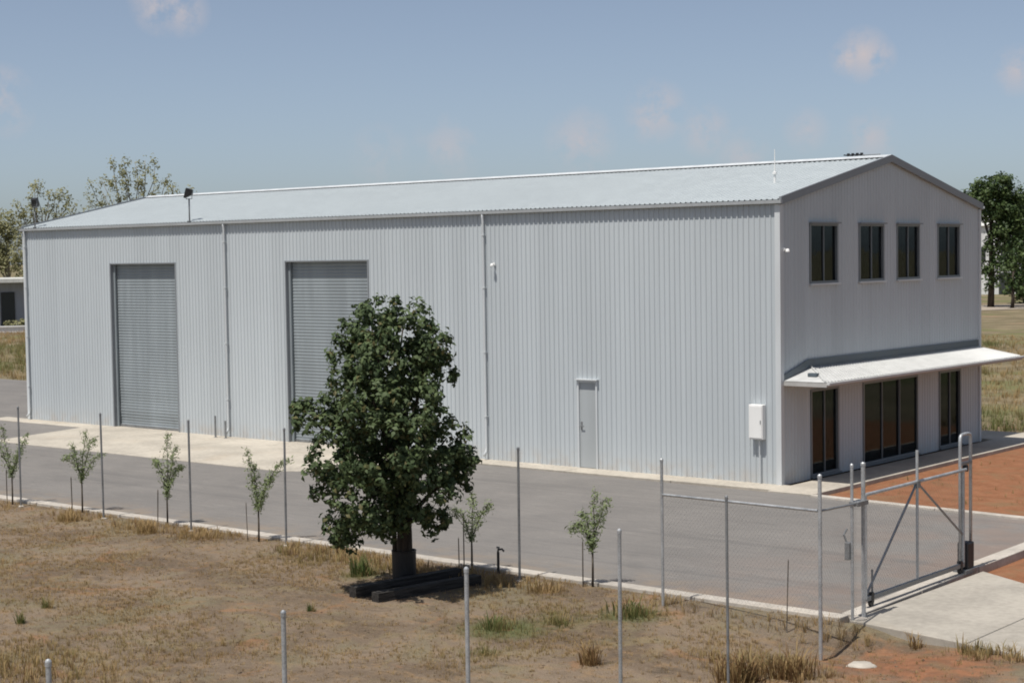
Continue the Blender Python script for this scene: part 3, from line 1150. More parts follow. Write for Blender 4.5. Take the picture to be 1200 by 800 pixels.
fpole(fs, 7.9, -12.36, 4.92, -11.62, 2.12, .022)
fpole(fs, 7.9, -12.36, 7.9, -12.36, 2.19, .026)
MB().tube([(4.95 - 7.9, .73, 1.62), (-.03, .0, 1.735)], .019, 10).build('rail', 'galv', fs)
MB().tube([(.0, .03, 1.735), (7.62 - 7.9, -10.86 + 12.36, 1.62)], .016, 10).build('rail', 'galvd', fs)



def chain_link(par, a, b, z0a, z1a, z0b, z1b, pitch=.075, r=.0008, mat='galvd'):
    """woven diagonal wires filling the panel between two uprights"""
    a, b = Vector(a), Vector(b)
    L_ = (b - a).length
    h = ((z1a - z0a) + (z1b - z0b)) / 2
    mb = MB()

    def P_(u, w_):
        t = u / L_
        zz = (z0a + (z0b - z0a) * t) + w_ / h * ((z1a - z0a) * (1 - t) + (z1b - z0b) * t)
        p = a.lerp(b, t)
        return (p.x, p.y, zz)
    for s_ in (1, -1):
        c = -h
        while c < L_ + h:
            if s_ > 0:
                u0, u1 = max(0, c), min(L_, c + h)
                w0, w1 = u0 - c, u1 - c
            else:
                u0, u1 = max(0, c), min(L_, c + h)
                w0, w1 = h - (u0 - c), h - (u1 - c)
            if u1 - u0 > .02:
                mb.tube([P_(u0, w0), P_(u1, w1)], r, 3, False)
            c += pitch
    return mb.build('chain_link_mesh', mat, par)


chain_link(fs, (4.92 - 7.9, .74, 0), (0, 0, 0), .02, 1.62, -.12, 1.72)
chain_link(fs, (0, 0, 0), (7.62 - 7.9, -10.86 + 12.36, 0), -.12, 1.72, .03, 1.61)

# gate posts: paired posts at the latch end, a hooped guide at the tail
gp = empty('gate_post', (7.6, -10.78, .03))
for (dx, dy, r) in ((.03, .10, .030), (-.02, -.13, .022)):
    p = MB().tube([(dx, dy, -.3), (dx, dy, 2.12)], r, 12).build('post', 'galv', gp)
    MB().lathe([(r * 1.15, -.03), (r * 1.15, .006), (r * .5, .024)], (dx, dy, 2.12), 12).build('cap', 'galv', p)
MB().box((-.05, -.16, 1.56), (.09, .14, 1.62)).build('cross_plate', 'galvd', gp)
MB().box((-.10, -.20, .82), (-.03, -.12, 1.06)).build('latch_box', 'galvd', gp, .008)
MB().tube([(-.09, -.16, 1.06), (-.12, -.18, 1.16), (-.09, -.14, 1.24)], .014, 8).build('latch_handle', 'galvd', gp)
MB().lathe([(.12, -.2), (.12, .004), (.05, .01)], (0, 0, -.01), 14).build('footing', 'kerbc', gp)
tag(gp, 'paired galvanised gate posts at the near end of the sliding gate', 'gate post')

gh = empty('gate_guide', (7.36, -6.82, .03))
hoop = [(0, -.19, -.3), (0, -.19, 2.02)]
for k in range(1, 8):
    a = math.pi * k / 8
    ca, sa = math.cos(a), math.sin(a)
    hoop.append((0, -.19 * math.copysign(abs(ca) ** .55, ca), 2.06 + .10 * sa ** .55))
hoop += [(0, .19, 2.02), (0, .19, -.3)]
MB().tube(hoop, .026, 12).build('hoop', 'galv', gh, smooth=True)
MB().lathe([(.045, -.05), (.05, 0), (.045, .05)], (.0, .0, 1.62), 12).build('guide_roller', 'black', gh)
MB().box((-.03, -.19, 1.68), (.03, .19, 1.72)).build('roller_bracket', 'galvd', gh)
MB().box((-.09, -.11, .05), (.09, .13, .46)).build('motor_housing', 'black', gh, .02)
MB().box((-.11, -.22, -.02), (.11, .22, .045)).build('base_plate', 'galvd', gh)
tag(gh, 'tall hooped galvanised gate guide with a black motor box at its foot', 'gate guide')

GX, GY = 7.40, -8.57
gt = empty('sliding_gate', (GX, GY, .03))
y0, y1, zb, zt = -1.62, 1.58, .13, 1.61
MB().tube([(0, y0, zt), (0, y1 + .1, zt)], .025, 12).build('top_rail', 'galv', gt)
MB().box((-.03, y0, zb - .035), (.03, y1, zb + .035)).build('bottom_rail', 'galvd', gt, .006)
MB().tube([(0, y0, zb), (0, y0, zt)], .026, 12).build('end_stile', 'galv', gt)
MB().tube([(0, y1, zb), (0, y1, zt)], .026, 12).build('end_stile', 'galv', gt)
MB().tube([(0, 0, zb), (0, 0, 2.08)], .022, 12).build('middle_stile', 'galv', gt)
MB().box((-.035, -.05, zt - .09), (.035, .05, zt + .02)).build('gusset', 'galvd', gt, .005)
MB().tube([(.0, -.03, zt - .03), (.0, y0 + .03, zb + .06)], .019, 10).build('brace', 'galvd', gt)
MB().tube([(.0, .03, zt - .03), (.0, y1 - .03, zb + .48)], .017, 10).build('brace', 'galvd', gt)
for yy in (y0 + .16, y1 - .12):
    wh = MB()
    wh.tube([(-.02, yy, .06), (.02, yy, .06)], .058, 14)
    wh.build('track_wheel', 'black', gt)
    MB().box((-.035, yy - .035, .06), (.035, yy + .035, .20)).build('wheel_bracket', 'black', gt)
MB().tube([(0, y0 + .2, zb), (0, y0 + .2, .52)], .016, 8).build('stop_pin', 'galvd', gt)
chain_link(gt, (0, y0, 0), (0, y1, 0), zb, zt, zb, zt)
tag(gt, 'galvanised pipe sliding gate with diagonal braces across the concrete driveway', 'gate')


# ------------------------------------------------------------------ foliage helpers
def leaves(centers, normals, size, aspect, tint, bend=.25, jitter=.5):
    """pointed, slightly folded leaves: two triangles on each side of a midrib"""
    n = len(centers)
    nr = normals + rng.normal(0, jitter, (n, 3))
    nr /= np.linalg.norm(nr, axis=1, keepdims=True) + 1e-9
    t = rng.normal(0, 1, (n, 3))
    t -= nr * (t * nr).sum(1, keepdims=True)
    t /= np.linalg.norm(t, axis=1, keepdims=True) + 1e-9
    s = np.cross(nr, t)
    ln = (size * rng.uniform(.7, 1.25, n))[:, None]
    wd = ln * aspect
    a = centers - t * ln * .5
    b = centers + t * ln * .5 - nr * ln * bend
    l = centers + s * wd * .5 + nr * ln * .08
    r = centers - s * wd * .5 + nr * ln * .08
    v = np.stack([a, l, b, r], 1).reshape(-1, 3)
    base = np.arange(n)[:, None] * 4
    tr = np.concatenate([base + np.array([[0, 3, 1]]), base + np.array([[1, 3, 2]])], 1).reshape(-1, 3)
    ti = np.repeat(tint, 4, axis=0)
    return v, tr, ti


def crown_from_lobes(lobes, per_m2, cl_r, n_leaf, size, aspect, shell=.55):
    """leaf sprays spread through a set of uneven ellipsoid lobes"""
    C, Nn, T = [], [], []
    for (cx, cy, cz, rx, ry, rz) in lobes:
        area = 4 * math.pi * ((rx * ry + rx * rz + ry * rz) / 3)
        k = max(6, int(area * per_m2))
        d = rng.normal(0, 1, (k, 3))
        d /= np.linalg.norm(d, axis=1, keepdims=True)
        rad = (shell + (1.08 - shell) * rng.random(k) ** .6)[:, None]
        p = np.array([cx, cy, cz]) + d * rad * np.array([rx, ry, rz])
        for i in range(k):
            m = int(n_leaf * rng.uniform(.5, 1.4))
            o = rng.normal(0, 1, (m, 3))
            o /= np.linalg.norm(o, axis=1, keepdims=True) + 1e-9
            q = p[i] + o * (cl_r * rng.random((m, 1)) ** .5) * rng.uniform(.6, 1.2)
            C.append(q)
            Nn.append(o * .8 + d[i] * .5 + np.array([0, 0, .55]))
            b = rng.uniform(.0, .7)
            tt = np.empty((m, 2))
            tt[:, 0] = np.clip(b + rng.normal(0, .18, m), 0, 1)
            tt[:, 1] = rng.random(m)
            T.append(tt)
    C, Nn, T = np.concatenate(C), np.concatenate(Nn), np.concatenate(T)
    return leaves(C, Nn, size, aspect, T)


def limb_path(a, b, sag=.15, n=5):
    a, b = Vector(a), Vector(b)
    L_ = (b - a).length
    out = []
    for i in range(n + 1):
        f = i / n
        p = a.lerp(b, f)
        p += Vector((random.uniform(-1, 1), random.uniform(-1, 1), 0)) * L_ * .04 * math.sin(f * math.pi)
        p.z += sag * L_ * math.sin(f * math.pi) * .6
        out.append(p)
    return out


# ------------------------------------------------------------------ the big tree by the kerb
TX, TY = .62, -12.50
tz = field_h(TX, TY)
tree = empty('shade_tree', (TX, TY, tz))
tag(tree, 'dense dark green tree with drooping crown standing by the kerb', 'tree')
rv = np.array([math.cos(YAW), -math.sin(YAW), 0])     # across the view
bv = np.array([math.sin(YAW), math.cos(YAW), 0])      # away from the camera
PXM = 150.0
base_px = (345, 720)
lob2 = [(290, 115, 72, 0), (365, 112, 72, .1), (430, 165, 56, -.1), (235, 185, 68, -.15), (340, 215, 95, .35), (240, 280, 85, .2), (300, 270, 80, -.7), (132, 312, 42, 0),
        (395, 285, 75, -.6), (335, 375, 105, -.75), (220, 395, 85, -.3), (468, 365, 62, .0), (490, 450, 58, .15), (400, 465, 88, -.45), (280, 490, 92, -.5),
        (160, 460, 52, .1), (212, 560, 56, -.1), (208, 605, 34, -.1), (115, 290, 26, .1), (520, 420, 34, 0), (428, 545, 46, -.1), (335, 530, 66, -.35), (340, 330, 100, .75), (270, 420, 90, .7), (410, 430, 85, .7),
        (310, 180, 70, -.5), (400, 210, 65, .4), (300, 100, 55, .45), (455, 225, 36, .1)]
lobes = []
for (cx, cy, r, dep) in lob2:
    lat = (cx - base_px[0] - 4) / PXM * .93
    up = (base_px[1] - cy) / PXM * 1.0
    p = rv * lat + bv * (dep - .35 - .5 * min(1, up / 2))
    rr = r / PXM * .91
    lobes.append((p[0], p[1], up, rr, rr, rr * .95))
v, tr, ti = crown_from_lobes(lobes, 20, .13, 21, .10, .55, .55)
crown = mesh_np('crown', v, tr, 'leaf_big', tree, ti)
crown['kind'] = 'stuff'
tk = MB()
tk.tube([(0, 0, -.1), (0, 0, .25), (.02, .0, .8), (.03, -.03, 1.3), (.05, -.06, 1.9), (.06, -.1, 2.6), (.05, -.12, 3.4)], [.17, .135, .115, .10, .085, .06, .03], 12)
tk.tube([(-.11, -.06, -.05), (-.13, -.07, .5), (-.16, -.06, 1.1), (-.3, -.1, 1.8)], [.05, .04, .035, .02], 8)
for (cx, cy, cz, rx, ry, rz) in lobes:
    st = random.choice([(.02, 0, .95), (.03, -.03, 1.3), (.05, -.06, 1.8), (.06, -.1, 2.4)])
    if st[2] > cz:
        st = (.02, 0, .9)
    pa = limb_path(st, (cx, cy, cz), .1)
    tk.tube(pa, [.045 - .035 * i / 5 for i in range(6)], 6)
tk.build('trunk', 'bark', tree, smooth=True)

tub = empty('plant_tub', (TX - .005, TY, tz))
tb = MB()
tb.lathe([(.185, -.05), (.188, .1), (.192, .50), (.196, .505), (.196, .52), (.186, .52), (.18, .48), (.175, .42), (.16, .41)], (0, 0, 0), 24)
tb.build('tub_wall', 'black', tub, smooth=False)
MB().lathe([(.178, .36), (.172, .43), (.1, .445)], (0, 0, 0), 16).build('soil', 'bark', tub)
tag(tub, 'black round tub around the foot of the big tree', 'tub')


def sleeper(a, b, w, h, label):
    ax_, ay_ = a
    bx_, by_ = b
    L_ = math.hypot(bx_ - ax_, by_ - ay_)
    cx, cy = (ax_ + bx_) / 2, (ay_ + by_) / 2
    o = MB()
    nseg = 10
    rows = []
    for i in range(nseg + 1):
        t = i / nseg
        j = .003 * math.sin(i * 1.3 + ax_)
        rows.append([(-L_ / 2 + L_ * t, -w / 2 + j, 0), (-L_ / 2 + L_ * t, w / 2 + j, 0), (-L_ / 2 + L_ * t, w / 2 - j, h + j), (-L_ / 2 + L_ * t, -w / 2 - j, h - j * .5)])
    vs = [p for r in rows for p in r]
    fs_ = [(i * 4 + k, i * 4 + (k + 1) % 4, i * 4 + 4 + (k + 1) % 4, i * 4 + 4 + k) for i in range(nseg) for k in range(4)]
    fs_ += [(3, 2, 1, 0), (nseg * 4, nseg * 4 + 1, nseg * 4 + 2, nseg * 4 + 3)]
    o.add(vs, fs_)
    ob = o.build('timber_sleeper', 'sleeper', None)
    ob.location = (cx, cy, field_h(cx, cy) - .03)
    ob.rotation_euler = (0, 0, math.atan2(by_ - ay_, bx_ - ax_))
    tag(ob, label, 'timber', 'timber sleepers under the big tree')


sleeper((.78, -13.80), (1.08, -11.75), .17, .20, 'long weathered timber sleeper on the ground right beside the tub')
sleeper((1.30, -13.85), (1.62, -11.90), .17, .17, 'weathered timber sleeper in the tree shade, farther from the tub')


# ------------------------------------------------------------------ saplings and stakes
def sapling(x, y, h, branches, label, seed, nleaf=1.0):
    r_ = random.Random(seed)
    z = field_h(x, y)
    s = empty('sapling', (x, y, z))
    tag(s, label, 'sapling', 'saplings along the kerb')
    tk_ = MB()
    fork = h * r_.uniform(.34, .42)
    tk_.tube([(0, 0, -.05), (.005, 0, fork * .5), (0, .005, fork)], [.020, .017, .014], 7)
    C, Nn, T, tips = [], [], [], []
    for (lat, dep, top, arch) in branches:
        p0 = Vector((0, 0, fork * r_.uniform(.85, 1.0)))
        e = Vector(rv * lat + bv * dep) + Vector((0, 0, top))
        pts = []
        for i in range(9):
            f = i / 8
            q = p0.lerp(e, f)
            q.z += arch * math.sin(f * math.pi)
            q += Vector((r_.gauss(0, .008), r_.gauss(0, .008), 0))
            pts.append(q)
        tk_.tube(pts, [.012 - .009 * i / 8 for i in range(9)], 5)
        for i in range(1, 9):
            for k_ in range(int(30 * nleaf)):
                f = r_.random()
                q = pts[i - 1].lerp(pts[i], f)
                spread = .012 + .05 * (1 - abs(i / 8 - .6))
                o = np.array([r_.gauss(0, 1), r_.gauss(0, 1), r_.gauss(0, .8)])
                C.append(np.array(q) + o * spread + np.array([0, 0, -.03 * i / 8]))
                Nn.append(o)
                T.append((min(1, max(0, r_.gauss(.45, .25))), r_.random()))
    tk_.build('trunk', 'stake', s, smooth=True)
    v_, t_, i_ = leaves(np.array(C), np.array(Nn), .095, .20, np.array(T), .3, .3)
    c_ = mesh_np('crown', v_, t_, 'leaf_sap', s, i_)
    c_['kind'] = 'stuff'


sapling(-12.05, -11.20, 1.75, [(-.20, 0, 1.72, .06), (-.34, .05, 1.30, .16), (.36, .05, 1.52, .05), (.24, -.1, 1.2, .10)], 'thin forked sapling, leftmost along the kerb', 1, .75)
sapling(-9.80, -11.05, 1.75, [(-.34, 0, 1.12, .22), (.10, .1, 1.72, .04), (.30, .05, 1.55, .16), (.46, 0, 1.22, .12), (-.16, -.1, 1.45, .08)], 'wide loose-leaved sapling, second from the left along the kerb', 2, .65)
sapling(-6.98, -11.12, 1.8, [(-.22, 0, 1.30, .16), (.04, .08, 1.82, .02), (.20, 0, 1.55, .10), (.30, .1, 1.15, .16)], 'upright bushy sapling before the apron, third from the left along the kerb', 3, .85)
sapling(-4.15, -11.30, 1.75, [(-.18, 0, 1.74, -.03), (-.08, .08, 1.45, .02), (.60, 0, 1.50, .22), (.26, 0, 1.20, .08)], 'forked sapling with one long arching branch just left of the big tree', 4, .9)
sapling(.84, -11.15, 1.35, [(-.30, 0, 1.02, .14), (.03, .08, 1.28, .02), (.34, 0, 1.12, .12)], 'small fan-shaped sapling just right of the big tree', 5, .75)
sapling(3.22, -11.05, 1.52, [(-.34, 0, .88, .22), (.06, .08, 1.5, .02), (.26, 0, 1.36, .10), (-.14, .1, 1.15, .10)], 'spindly green sapling, rightmost along the kerb, before the grey door', 6, .8)


def stake(x, y, h, label, r=.007):
    z = field_h(x, y)
    o = MB().box((-r, -r, -.1), (r, r, h - .04)).add([(-r, -r, h - .04), (r, -r, h - .04), (r, r, h - .04), (-r, r, h - .04), (0, 0, h)], [(0, 1, 4), (1, 2, 4), (2, 3, 4), (3, 0, 4)]).build('tree_stake', 'stake')
    o.location = (x, y, z)
    o.rotation_euler = (random.uniform(-.03, .03), random.uniform(-.03, .03), random.random())
    tag(o, label, 'stake', 'tree stakes along the kerb')


stake(-12.25, -11.2, .75, 'thin wooden stake beside the leftmost sapling')
stake(-9.96, -11.18, .75, 'thin wooden stake beside the wide second sapling from the left')
stake(-7.15, -11.22, .72, 'thin wooden stake beside the upright sapling before the apron')
stake(-4.36, -11.38, .72, 'thin wooden stake beside the sapling with the arching branch')
stake(.70, -11.18, .95, 'thin wooden stake touching the small sapling right of the big tree')
stake(.52, -11.10, .52, 'short stake standing alone between the big tree and the small sapling')
stake(3.10, -11.14, .72, 'thin wooden stake beside the rightmost sapling')
stake(7.02, -11.72, 1.02, 'tall thin stake on its own in the grass near the railed fence corner')

rs = empty('water_riser', (1.32, -11.05, field_h(1.32, -11.05)))
MB().tube([(0, 0, -.1), (0, 0, .34)], .022, 8).build('riser_pipe', 'black', rs)
MB().tube([(0, 0, .34), (.0, 0, .38), (.05, .04, .39), (.07, .06, .35)], .018, 8).build('tap_spout', 'black', rs)
MB().box((-.03, -.006, .40), (.03, .006, .43)).build('tap_handle', 'galvd', rs)
tag(rs, 'short black standpipe tap by the kerb right of the small sapling', 'tap')

st = MB()
pr = []
for k in range(14):
    a = 2 * math.pi * k / 14
    rr = .19 * (1 + .12 * math.sin(k * 2.3) + .07 * math.sin(k * 5.1))
    pr.append((rr * math.cos(a) * 1.0, rr * math.sin(a) * .9))
st.add([(x, y, -.03) for x, y in pr] + [(x * .98, y * .98, .025) for x, y in pr] + [(x * .8, y * .8, .045) for x, y in pr] + [(0, 0, .05)],
       [(i, (i + 1) % 14, 14 + (i + 1) % 14, 14 + i) for i in range(14)] + [(14 + i, 14 + (i + 1) % 14, 28 + (i + 1) % 14, 28 + i) for i in range(14)] + [(28 + i, 28 + (i + 1) % 14, 42) for i in range(14)])
so = st.build('flat_stone', 'stone', smooth=True)
so.location = (8.68, -12.72, field_h(8.68, -12.72))
tag(so, 'pale flat stone lying in the red dirt near the gate', 'stone')


# ------------------------------------------------------------------ grass and weeds
def blades(tufts):
    """tufts: (x, y, z, count, height, spread, tint) -> curved tapering blades"""
    V, TR, TI = [], [], []
    o = 0
    for (x, y, z, n, h, sp, tint, old) in tufts:
        ang = rng.random(n) * 2 * math.pi
        rad = sp * rng.random(n) ** .7
        bx, by = x + np.cos(ang) * rad * .5, y + np.sin(ang) * rad * .5
        a2 = ang + rng.normal(0, .7, n)
        hh = h * rng.uniform(.5, 1.2, n)
        out = hh * rng.uniform(.15, .75, n)
        wd = np.clip(hh * .035, .0025, .009)
        px, py = -np.sin(a2) * wd, np.cos(a2) * wd
        mx, my = bx + np.cos(a2) * out * .4, by + np.sin(a2) * out * .4
        tx, ty = bx + np.cos(a2) * out, by + np.sin(a2) * out
        P = np.empty((n, 5, 3))
        P[:, 0] = np.stack([bx - px, by - py, np.full(n, z - .01)], 1)
        P[:, 1] = np.stack([bx + px, by + py, np.full(n, z - .01)], 1)
        P[:, 2] = np.stack([mx - px * .8, my - py * .8, z + hh * .6], 1)
        P[:, 3] = np.stack([mx + px * .8, my + py * .8, z + hh * .6], 1)
        P[:, 4] = np.stack([tx, ty, z + hh * rng.uniform(.75, 1.0, n)], 1)
        V.append(P.reshape(-1, 3))
        b = o + np.arange(n)[:, None] * 5
        TR.append(np.concatenate([b + np.array([[0, 1, 3]]), b + np.array([[0, 3, 2]]), b + np.array([[2, 3, 4]])], 1).reshape(-1, 3))
        t = np.empty((n, 2))
        t[:, 0] = np.clip(tint + rng.normal(0, .12, n), 0, 1)
        t[:, 1] = np.clip(old + rng.normal(0, .12, n), 0, 1)
        TI.append(np.repeat(t, 5, 0))
        o += n * 5
    return np.concatenate(V), np.concatenate(TR), np.concatenate(TI)


tufts = []
R = random.Random(11)
tries = 0
while len(tufts) < 26000 and tries < 190000:
    tries += 1
    x, y = R.uniform(-15, 12.5), R.uniform(-21.5, -10.95)
    # keep to the wedge of field the photograph sees, with a margin
    if x * .77 + y * .64 < -20.5 or (x > 7.4 and y > -11.5 - .2 * (x - 7.5) and y > -11.2):
        continue
    n1 = .5 + .5 * fnoise(x, y, .7, 2.0)
    n2 = .5 + .5 * fnoise(x, y, 2.2, 6.0)
    edge = math.exp(-((y + 11.6) / .55) ** 2)
    g = max(ga * math.exp(-((x - gx) ** 2 + (y - gy) ** 2) / gr ** 2) for gx, gy, gr, ga in greens)
    corner = math.exp(-((x - .6) / 1.8) ** 2 - ((y + 19.6) / 1.4) ** 2)
    tall = math.exp(-((x - 8.1) / .8) ** 2 - ((y + 14.0) / .9) ** 2)
    dens = .26 + .9 * ss(.55, .7, n1) + 1.0 * max(0, n1 - .42) * n2 * 2 + .6 * edge * n2 * n1 + g * .7 + corner * .9 + tall * .6
    if x > 8.3 and y > -13.2:
        dens *= .45
    if R.random() > dens:
        continue
    h = R.uniform(.015, .05) * (.6 + n1) + .03 * (R.random() < .08) + .10 * edge * R.random() * n1 + .07 * g * R.random() + .14 * corner * R.random() + .20 * tall * R.random()
    if edge * n1 > .35 and R.random() < .5:
        h += R.uniform(.02, .10)
    tint = .9 * g * R.uniform(.6, 1.1) + .10 * R.random() + corner * .3 * R.random()
    old = .35 + .55 * (R.random() < .35) + .25 * tall
    tufts.append((x, y, field_h(x, y), R.randint(4, 10), h, R.uniform(.04, .12), tint, old))
for i in range(260):
    x, y = R.uniform(1.5, 6.9), R.uniform(-1.2, 11)
    if fnoise(x, y, .7, 9.0) < .05:
        continue
    tufts.append((x, y, field_h(x, y), R.randint(4, 9), R.uniform(.03, .12), R.uniform(.05, .12), R.choice((.1, .15, .6)), R.choice((.4, .9))))
v, tr, ti = blades(tufts)
tag(mesh_np('dry_grass', v, tr, 'grass', None, ti), 'short dry straw grass and stubble scattered over the brown field', 'grass', kind='stuff')

# rougher paddock grass behind the gable end
tufts = []
for i in range(5200):
    d_ = R.uniform(0, 1) ** .8 * 48
    y = 12.6 + d_
    x = -0.6 - .46 * (y - 12) + R.uniform(-2.2 - .05 * d_, 4.5 + .10 * d_)
    g = ss(.50, .66, .5 + .5 * fnoise(x, y, .13, 4.0))
    if R.random() > .45 + .4 * g:
        continue
    tufts.append((x, y, field_h(x, y), 8, R.uniform(.10, .30) + .12 * g, R.uniform(.15, .4), .75 * g + .12 * R.random(), .35 + .5 * (R.random() < .25)))
for i in range(6500):
    q = at(R.uniform(-330, 110), 309, 62 + 66 * R.random() ** 1.2)
    x, y = q[0], q[1]
    if y < 11 and x > -62:
        continue
    g = ss(.45, .62, .5 + .5 * fnoise(x, y, .10, 7.0))
    tufts.append((x, y, field_h(x, y), 9, R.uniform(.10, .40) + .2 * g * R.random(), R.uniform(.2, .5), .6 * g + .15 * R.random(), .3 + .6 * (R.random() < .35)))
v, tr, ti = blades(tufts)
tag(mesh_np('paddock_grass', v, tr, 'grass', None, ti), 'long bleached and green grass in the open paddocks beyond the shed', 'grass', kind='stuff')


def weed(x, y, h, n, tint, old, sp, label):
    z = field_h(x, y)
    tf = [(max(-.6, min(.6, R.gauss(0, .38))) * sp, max(-.6, min(.6, R.gauss(0, .34))) * sp, 0, R.randint(9, 14), h * R.uniform(.3, 1.1), sp * .8, tint * R.choice((.25, .7, 1, 1)), old) for _ in range(n)]
    v_, t_, i_ = blades(tf)
    # matted thatch at the root of the clump
    nb = len(v_)
    rim = [(.7 * sp * math.cos(a) * (1 + .2 * math.sin(3 * a)), .7 * sp * math.sin(a), -.012) for a in [2 * math.pi * q / 12 for q in range(12)]]
    v_ = np.concatenate([v_, np.array(rim + [(0, 0, .012)])])
    t_ = np.concatenate([t_, np.array([(nb + q, nb + (q + 1) % 12, nb + 12) for q in range(12)])])
    i_ = np.concatenate([i_, np.tile(np.array([[tint * .5, .95]]), (13, 1))])
    o = mesh_np('weed_clump', v_, t_, 'grass', None, i_)
    o.location = (x, y, z)
    tag(o, label, 'weed', 'weed clumps in the dry field')


weed(-.40, -12.42, .36, 16, .95, .2, .22, 'bright green weed clump left of the tree tub')
weed(4.85, -12.35, .30, 22, .85, .2, .40, 'green weed clump before the kerb right of the rightmost sapling')
weed(3.85, -14.0, .22, 26, .85, .2, .36, 'low green weed patch in front of the big tree shade')
weed(6.10, -14.9, .30, 18, .10, .92, .22, 'dry brown weed clump between the two galvanised posts right of centre')
weed(8.00, -14.50, .45, 26, .10, .92, .24, 'tall dry brown grass clump at the foot of the nearest railed-side post')
weed(8.42, -13.95, .40, 24, .12, .92, .26, 'dry brown grass clump at the bottom edge below the railed corner post')
weed(4.35, -13.3, .16, 20, .7, .3, .26, 'thin green weed patch between the two low green patches near the kerb')
weed(4.7, -15.3, .16, 18, .65, .3, .24, 'faint green weed patch close to the bottom edge right of the centre post')
weed(2.9, -11.75, .24, 20, .12, .5, .36, 'orange straw clump at the kerb between the tap and the rightmost sapling')
weed(-6.5, -11.95, .26, 26, .10, .4, .32, 'bright straw clump at the kerb before the upright third sapling')
weed(-9.2, -11.9, .22, 24, .10, .5, .32, 'orange straw clump at the kerb between the two leftmost saplings')
weed(-2.36, -17.0, .20, 9, .9, .2, .10, 'tiny dark green weed alone in the bare field at left')
weed(-1.86, -17.8, .20, 9, .85, .2, .12, 'small green weed close to the left edge of the field')
weed(1.05, -14.9, .14, 7, .85, .2, .08, 'tiny green weed in the bare field middle left')
weed(9.55, -11.5, .22, 14, .45, .7, .25, 'dry weed clump against the driveway edge')
weed(8.75, -11.35, .26, 8, .15, .9, .12, 'thin dry grass tuft at the driveway corner by the gate post')

# pebbles and clods in the field
pv, pf = [], []
o = 0
octa = np.array([(1, 0, 0), (-1, 0, 0), (0, 1, 0), (0, -1, 0), (0, 0, 1), (0, 0, -1)], float)
ofc = np.array([(0, 2, 4), (2, 1, 4), (1, 3, 4), (3, 0, 4), (2, 0, 5), (1, 2, 5), (3, 1, 5), (0, 3, 5)])
for i in range(7000):
    x, y = R.uniform(-14, 12), R.uniform(-21, -11)
    if x * .77 + y * .64 < -20.5 or (x > 7.4 and y > -11.5 - .2 * (x - 7.5)):
        continue
    s = .006 + .030 * R.random() ** 4
    q = octa * (s * rng.uniform(.6, 1.3, (6, 1))) * np.array([1, 1, .6])
    pv.append(q + np.array([x, y, field_h(x, y)]))
    pf.append(ofc + o)
    o += 6
pb = mesh_np('clods', np.concatenate(pv), np.concatenate(pf), 'ground')
tag(pb, 'small clods and stones strewn over the bare field', 'stones', kind='stuff')


# ------------------------------------------------------------------ background trees
def far_tree(name, label, px, dist, lobes_px, scale, leafsize, per, mat, bark, base_py=None, cl=.45, nleaf=9, upright=False, shell=.45, group='trees in the distance'):
    """lobes: (across px, top-down py, radius px) measured at the tree's distance"""
    ppm = FPX / dist
    g = at(px, 309, dist)
    t = empty(name, (g[0], g[1], 0))
    tag(t, label, 'tree', group)
    d = ray(px, 309)
    f2 = np.array([d[0], d[1], 0]) / math.hypot(d[0], d[1])
    r2 = np.array([f2[1], -f2[0], 0])
    lb = []
    for (lx, ly, rx, rz) in lobes_px:
        q = at(px + lx, ly, dist)
        lat = lx / ppm
        for dep in ((0,) if rx < 14 else (-.45, .45)):
            p = r2 * lat + f2 * (dep * rx / ppm + random.uniform(-.5, .5))
            lb.append((p[0], p[1], q[2], rx / ppm * (.8 if dep else 1), rx / ppm * (.8 if dep else 1), rz / ppm))
    v_, t_, i_ = crown_from_lobes(lb, per, cl, nleaf, leafsize, .5, shell)
    if upright:
        pass
    c = mesh_np('crown', v_, t_, mat, t, i_)
    c['kind'] = 'stuff'
    tk_ = MB()
    zmid = sorted(q[2] for q in lb)[len(lb) // 2]
    r0 = .022 * max(q[2] for q in lb) + .08
    tk_.tube([(0, 0, -.2), (.1, 0, zmid * .3), (.0, .1, zmid * .7), (.1, .1, zmid)], [r0, r0 * .8, r0 * .65, r0 * .4], 9)
    for q in lb:
        pa = limb_path((0, .03, zmid * random.uniform(.35, .8) if q[2] > zmid * .8 else max(.3, q[2] * .5)), (q[0], q[1], q[2] + (q[5] * .7 if upright else 0)), .03 if upright else .1)
        tk_.tube(pa, [r0 * (.26 - .21 * i / 5) for i in range(6)], 5)
    tk_.build('trunk', bark, t, smooth=True)
    return t


def plume(n, x0, x1, ytop, ybot, seed, prof):
    """slim upright plumes of foliage that make up a sparse poplar-like crown"""
    r_ = random.Random(seed)
    out = []
    for i in range(n):
        x = x0 + (x1 - x0) * (i + .5) / n + r_.uniform(-3, 3)
        top = prof((x - x0) / (x1 - x0))
        y = top
        while y < ybot:
            out.append((x + r_.uniform(-3, 3), y + 10, r_.uniform(3.5, 7), r_.uniform(9, 15)))
            y += r_.uniform(15, 24)
    return out


